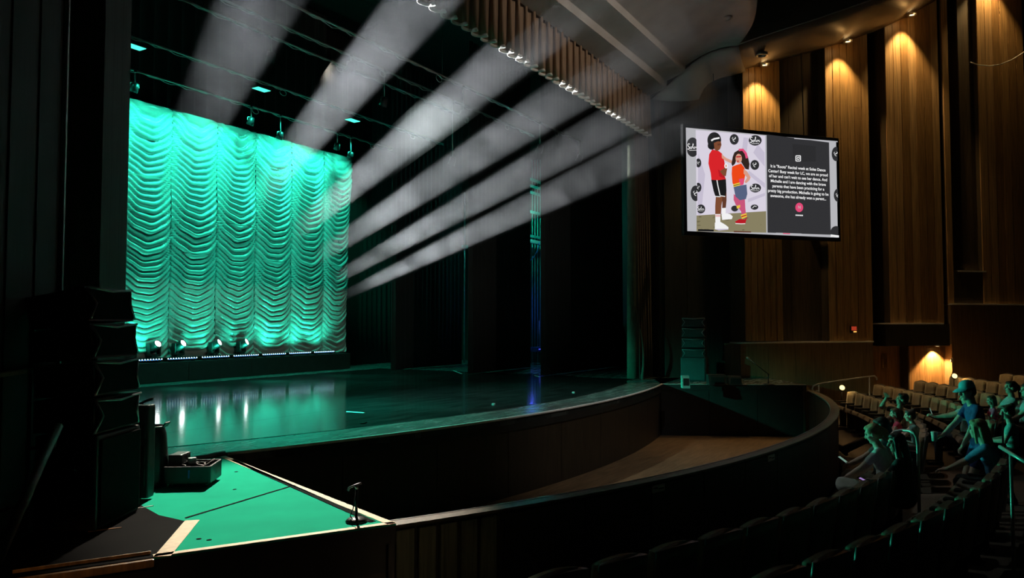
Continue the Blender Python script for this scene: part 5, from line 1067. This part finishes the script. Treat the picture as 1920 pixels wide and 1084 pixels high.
def person(label, loc, rotz, k=1.0, stand=False, lean=-8, head_yaw=0, head_pitch=0, head_roll=0, hands=None, feet=None, knees=None, top='cloth_black', bottom='cloth_black', skin='skin_a', shoe='shoe_dark', sleeve=0.5, legs='long', hair='short', hairmat='hair_dark', curl=0.7, seat_h=0.50, turn=0, dress=False, elbow_pole=None, glasses=False, female=False, cap=False):
    k_ = k; pr = []
    hipz = (0.93 * k if stand else seat_h)
    hip = np.array([0, 0, hipz]); la = math.radians(lean); up = np.array([0, math.sin(la), math.cos(la)]); fw = np.array([0, math.cos(la), -math.sin(la)])
    tr = math.radians(turn); rt = np.array([math.cos(tr), math.sin(tr), 0])
    I3 = Matrix.Rotation(-la, 3, 'X'); sh = 0.185 * k if not female else 0.165 * k
    T, B, S_ = 'top', 'bottom', 'skin'
    pr.append(('e', hip + up * 0.02 * k, (0.165 * k, 0.125 * k, 0.13 * k), I3, B if not dress else T))
    pr.append(('e', hip + up * 0.18 * k, ((0.145 if female else 0.158) * k, 0.108 * k, 0.16 * k), I3, T)); pr.append(('e', hip + up * 0.36 * k, ((0.155 if female else 0.175) * k, 0.115 * k, 0.17 * k), I3, T))
    neck = hip + up * 0.53 * k; shc = hip + up * 0.475 * k
    for s in (-1, 1): pr.append(('c', shc + rt * s * 0.06 * k, shc + rt * s * sh * 0.92, 0.062 * k, 0.058 * k, T))
    pr.append(('c', shc + up * 0.03 * k, neck + up * 0.07 * k + fw * 0.02 * k, 0.062 * k, 0.052 * k, S_))
    # head
    hk = k * (1.0 if k > 0.85 else 1.0 + (0.85 - k) * 0.75)
    hc = neck + up * 0.17 * hk + fw * 0.03 * k + np.array([0, 0, 0.01])
    HR = Matrix.Rotation(math.radians(head_yaw), 3, 'Z') @ Matrix.Rotation(math.radians(head_pitch), 3, 'X') @ Matrix.Rotation(math.radians(head_roll), 3, 'Y')
    hp = lambda x, y, z: hc + np.array(HR @ Vector((x * hk, y * hk, z * hk)))
    pr.append(('e', hp(0, -0.008, 0.02), (0.074 * hk, 0.094 * hk, 0.10 * hk), HR, S_)); pr.append(('e', hp(0, 0.025, -0.045), (0.058 * hk, 0.066 * hk, 0.075 * hk), HR, S_)); pr.append(('e', hp(0, 0.062, -0.092), (0.026 * hk, 0.026 * hk, 0.022 * hk), HR, S_))
    pr.append(('c', hp(0, 0.086, 0.022), hp(0, 0.108, -0.022), 0.011 * hk, 0.0165 * hk, S_)); pr.append(('c', hp(-0.034, 0.080, 0.036), hp(0.034, 0.080, 0.036), 0.014 * hk, 0.014 * hk, S_))
    pr.append(('c', hp(-0.019, 0.083, -0.055), hp(0.019, 0.083, -0.055), 0.010 * hk, 0.010 * hk, 'lip'))
    for s in (-1, 1):
        pr.append(('e', hp(s * 0.030, 0.076, 0.012), (0.014 * hk, 0.011 * hk, 0.010 * hk), HR, 'eye')); pr.append(('e', hp(s * 0.076, -0.008, -0.005), (0.012 * hk, 0.022 * hk, 0.034 * hk), HR, S_)); pr.append(('c', hp(s * 0.04, 0.066, -0.022), hp(s * 0.045, 0.05, -0.03), 0.02 * hk, 0.02 * hk, S_))
    # arms
    hands = hands or {}
    palms = {}
    for s, nm_ in ((-1, 'L'), (1, 'R')):
        sp = shc + rt * s * sh; tgt, aim = hands.get(nm_, ((s * 0.16 * k, 0.36 * k, hipz + 0.14 * k), (-s * 0.2, 1, -0.25)))
        tgt = np.array(tgt, float); pole = np.array(elbow_pole[nm_]) if elbow_pole and nm_ in elbow_pole else sp + np.array([s * 0.35, -0.25, -0.5])
        el, wr_ = ik(sp, tgt, 0.285 * k, 0.255 * k, pole)
        m = sp + (el - sp) * sleeve
        pr.append(('c', sp, m, 0.060 * k, 0.055 * k, T)); pr.append(('c', m, el, 0.046 * k, 0.041 * k, S_ if sleeve < 0.95 else T))
        if sleeve > 1.2: pr.append(('c', el, el + (wr_ - el) * 0.85, 0.048 * k, 0.040 * k, T)); pr.append(('c', el + (wr_ - el) * 0.85, wr_, 0.030 * k, 0.026 * k, S_))
        else: pr.append(('c', el, el + (wr_ - el) * 0.4, 0.041 * k, 0.041 * k, S_)); pr.append(('c', el + (wr_ - el) * 0.4, wr_, 0.039 * k, 0.026 * k, S_))
        palms[nm_] = hand(pr, wr_, el, max(k, 0.8), s, curl, aim)
    # legs
    feet = feet or {}; knees = knees or {}
    for s, nm_ in ((-1, 'L'), (1, 'R')):
        hj = hip + np.array([s * 0.095 * k, 0.0, -0.02 * k])
        ft = np.array(feet.get(nm_, (s * 0.11 * k, 0.02 if stand else 0.44 * k, 0.085 * k)), float)
        pole = np.array(knees.get(nm_, (s * 0.14, 1.2, hipz + 0.5)))
        kn, an = ik(hj, ft, 0.44 * k, 0.43 * k, pole)
        lt = B if legs in ('long', 'shorts') else S_
        if legs == 'shorts': m = hj + (kn - hj) * 0.62; pr.append(('c', hj, m, 0.092 * k, 0.084 * k, B)); pr.append(('c', m, kn, 0.068 * k, 0.056 * k, S_))
        else: pr.append(('c', hj, kn, 0.090 * k, 0.062 * k, lt))
        cm = kn + (an - kn) * 0.35; lt2 = B if legs == 'long' else S_
        pr.append(('c', kn, cm, 0.056 * k, 0.058 * k, lt2)); pr.append(('c', cm, an, 0.058 * k, (0.046 if legs == 'long' else 0.036) * k, lt2))
        td = kn - an; td = np.array([0, 1, 0]) if abs(td[2]) > 0.75 * np.linalg.norm(td) else np.array([0.0, 0.5, 0.6]); toe = an + td * 0.17 * k + np.array([0, 0, -0.045 * k])
        pr.append(('c', an + np.array([0, -0.03 * k, -0.04 * k]), toe, 0.042 * k, 0.034 * k, 'shoe'))
        if dress: pr.append(('c', hj, hj + (kn - hj) * 0.72, 0.115 * k, 0.150 * k, T))
    tags = {'top': top, 'bottom': bottom, 'skin': skin, 'shoe': shoe, 'lip': 'lip', 'eye': 'eye_dark'}
    root = thing('person', label, 'person', loc, rotz)
    vox = 0.0085 if k > 0.8 else 0.0075
    link('body', remeshed('body', pr, tags, vox), root)
    # hair
    hpz = []
    def he(x, y, z, a, b, c): hpz.append(('e', hp(x, y, z), (a * hk, b * hk, c * hk), HR, 'h'))
    def hcap(a, b, ra, rb): hpz.append(('c', hp(*a), hp(*b), ra * hk, rb * hk, 'h'))
    he(0, -0.028, 0.045, 0.084, 0.092, 0.088); he(0, -0.05, -0.005, 0.080, 0.066, 0.085); he(0, 0.035, 0.088, 0.062, 0.050, 0.036)
    for s in (-1, 1): he(s * 0.066, 0.0, 0.045, 0.022, 0.055, 0.052)
    if hair in ('long', 'blond_long'):
        for j in range(9):
            a = PI * (0.08 + 0.84 * j / 8); x = 0.078 * math.cos(a); y = -0.02 - 0.075 * math.sin(a)
            hcap((x, y, 0.0), (x * 1.15, y * 1.1 - 0.01, -0.17), 0.030, 0.028); hcap((x * 1.15, y * 1.1 - 0.01, -0.17), (x * 1.2 + 0.006 * math.sin(j * 3), y * 1.15 - 0.02, -0.30), 0.028, 0.016)
        for s in (-1, 1): hcap((s * 0.072, 0.03, 0.03), (s * 0.088, 0.03, -0.16), 0.020, 0.020)
    if hair == 'bob':
        for j in range(9):
            a = PI * (0.02 + 0.96 * j / 8); x = 0.080 * math.cos(a); y = -0.015 - 0.075 * math.sin(a); hcap((x, y, 0.02), (x * 1.12, y * 1.05, -0.12), 0.030, 0.026)
    if hair == 'bun': he(0, -0.085, 0.105, 0.046, 0.046, 0.044); he(0, -0.07, 0.075, 0.035, 0.035, 0.035)
    if hair == 'ponytail': hcap((0, -0.105, 0.05), (0, -0.15, -0.02), 0.026, 0.036); hcap((0, -0.15, -0.02), (0, -0.14, -0.20), 0.036, 0.014)
    link('hair', remeshed('hair', hpz, {'h': hairmat}, 0.009 * max(0.85, hk), 2), root)
    if cap:
        bm = new_bm(); Mx = Matrix.Translation(Vector(hp(0, -0.012, 0.045))) @ HR.to_4x4(); prof_ = [(0.098 * hk, 0.0), (0.100 * hk, 0.02), (0.096 * hk, 0.05), (0.078 * hk, 0.082), (0.045 * hk, 0.100), (0, 0.106)]
        add_lathe(bm, prof_, 24, Mx); c = obj('cap', bm, 'cap_cyan', root)
        bm = new_bm(); g = []
        for j, rr in enumerate((0.094, 0.135, 0.175)):
            g.append([bm.verts.new(Mx @ Vector((rr * math.sin(a) * (1 if j == 0 else 0.86 if j == 1 else 0.66) * hk, (0.02 if j else 0) + rr * math.cos(a) * hk, 0.004 - 0.018 * j + 0.018 * math.cos(a)))) for a in np.linspace(-1.15, 1.15, 12)])
        for a, b in zip(g, g[1:]):
            for i in range(11): bm.faces.new((a[i], a[i + 1], b[i + 1], b[i]))
        v = obj('visor', bm, 'cap_cyan', c); v.modifiers.new('t', 'SOLIDIFY').thickness = 0.006
        bm = new_bm(); add_lathe(bm, [(0, 0.008), (0.008, 0.004), (0.009, 0)], 8, Mx @ Matrix.Translation((0, 0, 0.105))); obj('button', bm, 'cap_cyan', c)
    if glasses:
        bm = new_bm()
        for s in (-1, 1):
            add_tube(bm, [hp(s * 0.032 + 0.023 * math.cos(a), 0.094, 0.012 + 0.018 * math.sin(a)) for a in np.linspace(0, 2 * PI, 15)[:-1]], 0.0025, 5, closed=True); add_tube(bm, [hp(s * 0.055, 0.092, 0.015), hp(s * 0.078, 0.0, 0.01)], 0.0025, 5)
        add_tube(bm, [hp(-0.009, 0.096, 0.014), hp(0.009, 0.096, 0.014)], 0.0025, 5); obj('glasses', bm, 'black_plastic', root)
    W_ = Matrix.Translation(Vector([float(q) for q in loc])) @ Matrix.Rotation(rotz, 4, 'Z')
    return root, {n: (np.array(W_ @ Vector(p[0])), np.array(W_.to_3x3() @ Vector(p[1])), np.array(W_.to_3x3() @ Vector(p[2]))) for n, p in palms.items()}
M('skin_a', (0.62, 0.42, 0.33), 0.5, var=0.06, scale=20); M('skin_b', (0.50, 0.33, 0.25), 0.5, var=0.06, scale=20); M('skin_c', (0.68, 0.48, 0.39), 0.5, var=0.06, scale=20)
M('lip', (0.45, 0.20, 0.18), 0.45, var=0.05); M('eye_dark', (0.05, 0.04, 0.04), 0.3, var=0.05)
M('hair_dark', (0.018, 0.012, 0.010), 0.5, var=0.3, scale=60, stretch=(4, 4, 0.6), bump=0.3); M('hair_brown', (0.07, 0.04, 0.022), 0.5, var=0.3, scale=60, stretch=(4, 4, 0.6), bump=0.3); M('hair_blond', (0.42, 0.32, 0.18), 0.5, var=0.3, scale=60, stretch=(4, 4, 0.6), bump=0.3); M('hair_grey', (0.32, 0.30, 0.26), 0.5, var=0.3, scale=60, stretch=(4, 4, 0.6), bump=0.3)
M('cloth_black', (0.018, 0.018, 0.02), 0.85, var=0.3, scale=30, bump=0.15); M('cloth_dark', (0.045, 0.04, 0.04), 0.85, var=0.3, scale=30, bump=0.15); M('cloth_navy', (0.025, 0.05, 0.20), 0.8, var=0.25, scale=30, bump=0.15); M('cloth_white', (0.62, 0.66, 0.64), 0.8, var=0.12, scale=30, bump=0.15)
M('cloth_pink', (0.85, 0.10, 0.22), 0.7, var=0.15, scale=30, bump=0.1); M('cloth_teal', (0.16, 0.36, 0.34), 0.8, var=0.2, scale=30, bump=0.15); M('cloth_blue', (0.08, 0.20, 0.40), 0.8, var=0.2, scale=30, bump=0.15); M('cloth_stripe', (0.50, 0.54, 0.58), 0.8, var=0.4, scale=26, stretch=(8, 0.5, 0.5), bump=0.1); M('cloth_olive', (0.20, 0.18, 0.12), 0.85, var=0.2, scale=30, bump=0.15); M('cloth_denim', (0.06, 0.09, 0.15), 0.85, var=0.25, scale=40, bump=0.1)
M('shoe_dark', (0.03, 0.025, 0.022), 0.5, var=0.2); M('shoe_white', (0.6, 0.6, 0.58), 0.5, var=0.1); M('cap_cyan', (0.10, 0.50, 0.62), 0.7, var=0.12, scale=40, bump=0.1); M('phone_body', (0.03, 0.03, 0.035), 0.25, var=0.1); M('cup_white', (0.62, 0.62, 0.58), 0.5, var=0.08); M('pillow', (0.58, 0.60, 0.56), 0.85, var=0.1, scale=8, bump=0.2)
def at_px(px, depth): u = (px - 960) / FPX; P = (FH + RH * u) * depth; return np.array([P[0], P[1]])
def face_rot(P, off=0.0): return math.atan2(P[0] - AC[0], -(P[1] - AC[1])) + math.radians(off)
def put(px, depth, **kw):
    P = at_px(px, depth); r = np.hypot(*(P - AC)); z = floor_z(r); off = kw.pop('off', 0); dz = kw.pop('dz', 0.0)
    return person(kw.pop('label'), (P[0], P[1], z + dz), face_rot(P, off), **kw)
def phone(label, palm, tilt=0.0, glow='phone_glow'):
    c, f, n = palm; c = c + f * 0.02 + n * 0.030; Mx = Matrix.Translation(Vector(c)) @ (Vector(n) * 1.0 + Vector(f) * tilt).to_track_quat('Z', 'Y').to_matrix().to_4x4()
    r = thing('phone', label, 'phone', c); bm = new_bm(); add_box(bm, (0, 0, 0), (0.075, 0.15, 0.009), mat=Matrix.Translation(-Vector(c)) @ Mx, bevel=0.003); obj('case', bm, 'phone_body', r)
    bm = new_bm(); add_box(bm, (0, 0, 0), (0.068, 0.14, 0.002), mat=Matrix.Translation(-Vector(c)) @ Mx @ Matrix.Translation((0, 0, 0.0055))); obj('display', bm, glow, r)
ME('phone_dim', (0.45, 0.75, 0.62), 0.35)
# far side of the front row
put(1660, 14.9, label='man in dark clothes slouching in the front row with legs stretched out', lean=-24, feet={'L': (0.02, 1.02, 0.10), 'R': (0.14, 0.78, 0.085)}, knees={'L': (0, 0.6, 2), 'R': (0.2, 0.8, 2)}, hands={'R': ((0.10, 0.0, 1.18), (-0.3, 0.1, 0.9)), 'L': ((-0.12, 0.34, 0.66), (0.2, 1, -0.2))}, elbow_pole={'R': (0.45, 0.6, 0.9)}, top='cloth_dark', bottom='cloth_black', hair='short', skin='skin_b', head_pitch=10)
put(1680, 13.5, label='girl in a bright pink dress sitting in the front row', k=0.66, female=True, seat_h=0.56, lean=4, top='cloth_pink', bottom='cloth_pink', dress=True, legs='bare', sleeve=0.15, hair='bob', hairmat='hair_brown', skin='skin_c', head_pitch=-12, feet={'L': (-0.07, 0.40, 0.34), 'R': (0.07, 0.42, 0.34)}, hands={'L': ((-0.08, 0.26, 0.66), (0.3, 1, -0.3)), 'R': ((0.08, 0.26, 0.66), (-0.3, 1, -0.3))}, shoe='shoe_white')
put(1716, 12.7, label='girl in a teal dress with hair tied up beside the pink dress', k=0.74, female=True, seat_h=0.55, lean=10, top='cloth_teal', bottom='cloth_teal', dress=True, legs='bare', sleeve=0.2, hair='bun', hairmat='hair_dark', skin='skin_c', head_pitch=-8, feet={'L': (-0.08, 0.42, 0.28), 'R': (0.08, 0.45, 0.28)}, hands={'L': ((-0.10, 0.40, 0.62), (0.2, 1, -0.2)), 'R': ((0.10, 0.42, 0.62), (-0.2, 1, -0.2))}, shoe='shoe_white')
# near side of the front row
_, pm = put(1645, 10.7, label='dark haired woman looking down at a phone in the front row', lean=-4, female=True, top='cloth_teal', bottom='cloth_olive', legs='shorts', hair='bob', hairmat='hair_dark', head_pitch=-18, hands={'L': ((-0.04, 0.40, 0.66), (0.2, 1, 0.1)), 'R': ((0.10, 0.38, 0.64), (-0.3, 1, 0.0))}, skin='skin_a', feet={'L': (-0.1, 0.52, 0.085), 'R': (0.12, 0.46, 0.085)})
phone('dim phone held by the dark haired woman in the front row', pm['L'], -0.5, 'phone_dim')
put(1660, 9.9, label='fair haired woman in a pale top resting arms on a white pillow', lean=12, female=True, top='cloth_white', bottom='cloth_white', legs='shorts', hair='ponytail', hairmat='hair_blond', head_pitch=-22, hands={'L': ((-0.12, 0.50, 0.60), (0.3, 1, -0.2)), 'R': ((0.10, 0.46, 0.58), (-0.3, 1, -0.2))}, skin='skin_c', seat_h=0.50, feet={'L': (-0.1, 0.62, 0.10), 'R': (0.14, 0.5, 0.085)})
P = at_px(1588, 9.75); zp = floor_z(17.6) + 0.58
o = thing('pillow', 'white pillow on the lap of the fair haired woman', 'pillow', (P[0], P[1], zp), face_rot(P, 12))
bm = new_bm(); bmesh.ops.create_uvsphere(bm, u_segments=24, v_segments=14, radius=1.0)
for v in bm.verts:
    x, y, z = v.co; f = lambda q: math.copysign(abs(q) ** 0.55, q); v.co = Vector((0.23 * f(x) * (1 + 0.06 * math.sin(5 * y)), 0.17 * f(y), 0.085 * z * (1 + 0.15 * math.sin(4 * x + 2 * y)) + 0.05 * y))
for f in bm.faces: f.smooth = True
obj('cushion', bm, 'pillow', o)
bm = new_bm(); add_tube(bm, [(0.225 * math.copysign(abs(math.cos(a)) ** 0.55, math.cos(a)), 0.165 * math.copysign(abs(math.sin(a)) ** 0.55, math.sin(a)), 0.05 * math.sin(a)) for a in np.linspace(0, 2 * PI, 40)[:-1]], 0.006, 5, closed=True); obj('piping', bm, 'pillow', o)
_, pm = put(1692, 9.2, label='dark haired person in black with glasses, nearest the camera in the front row', k=0.93, lean=6, top='cloth_black', bottom='cloth_black', hair='long', hairmat='hair_dark', head_yaw=25, head_pitch=-8, glasses=True, sleeve=1.5, hands={'L': ((-0.10, 0.38, 0.60), (0.2, 1, 0.0)), 'R': ((0.12, 0.44, 0.56), (0.0, 1, 0.1))}, skin='skin_a')
phone('phone with purple glow in the lap of the nearest seated person', pm['R'], -0.3)
# standing man in the cap
_, pm = put(1832, 10.4, label='man standing in a cyan cap and navy shirt holding a cup', stand=True, k=0.99, lean=10, head_pitch=-14, head_yaw=10, top='cloth_navy', bottom='cloth_navy', legs='shorts', skin='skin_a', hair='short', hairmat='hair_brown', cap=True, hands={'R': ((0.12, 0.46, 0.95), (0.0, 1, -0.2)), 'L': ((-0.26, 0.32, 0.86), (0, 0.6, -0.8))}, curl=1.0, off=20)
c, f, n = pm['R']; c = c + f * 0.03 + n * 0.0; o = thing('paper_cup', 'pale paper cup in the hand of the man in the cap', 'cup', (c[0], c[1], c[2] - 0.06))
bm = new_bm(); add_lathe(bm, [(0, 0), (0.030, 0), (0.042, 0.12), (0.040, 0.12), (0.029, 0.01), (0, 0.01)], 20); obj('cup', bm, 'cup_white', o)
bm = new_bm(); add_lathe(bm, [(0.045, 0.115), (0.045, 0.125), (0.036, 0.132), (0, 0.132)], 20); obj('lid', bm, 'cup_white', o)
# second row, near
put(1866, 9.6, label='long haired blond woman in a blue shirt reaching forward in the second row', lean=16, female=True, top='cloth_blue', bottom='cloth_dark', hair='long', hairmat='hair_blond', skin='skin_a', head_pitch=-8, hands={'L': ((-0.14, 0.62, 0.62), (0.1, 1, -0.1)), 'R': ((0.12, 0.60, 0.60), (-0.1, 1, -0.1))}, sleeve=0.8)
# second row beyond: someone holding up a pale phone
_, pm = put(1806, 13.6, label='fair haired person behind the man in the cap holding up a phone', lean=-4, female=True, top='cloth_stripe', bottom='cloth_denim', hair='long', hairmat='hair_blond', skin='skin_c', hands={'L': ((-0.10, 0.52, 0.86), (0.2, 1, 0.6)), 'R': ((0.10, 0.52, 0.82), (-0.2, 1, 0.5))}, head_pitch=-6)
phone('pale phone held up behind the man in the cap', pm['L'], -0.9, 'phone_dim')
# right edge group
put(1886, 14.6, label='dark haired woman sitting in the third row near the right edge', lean=-6, female=True, top='cloth_stripe', bottom='cloth_denim', hair='ponytail', hairmat='hair_dark', skin='skin_a', head_yaw=4)
put(1916, 13.9, label='woman in a striped top cut by the right edge of the picture', lean=-6, female=True, top='cloth_stripe', bottom='cloth_dark', hair='long', hairmat='hair_dark', skin='skin_a', head_yaw=8)
put(1858, 14.2, label='small child in pink sitting between the cap and the third row women', k=0.62, seat_h=0.58, female=True, top='cloth_pink', bottom='cloth_pink', legs='bare', hair='bob', hairmat='hair_brown', skin='skin_c', lean=2, feet={'L': (-0.07, 0.36, 0.40), 'R': (0.07, 0.36, 0.40)}, head_pitch=-6)
put(1893, 10.7, label='child with a hair bun standing by the post at the right edge', k=0.76, stand=True, female=True, top='cloth_teal', bottom='cloth_dark', hair='bun', hairmat='hair_brown', skin='skin_c', lean=4, head_pitch=-10, hands={'L': ((-0.10, 0.28, 0.86), (0.2, 1, 0)), 'R': ((0.10, 0.28, 0.84), (-0.2, 1, 0))})
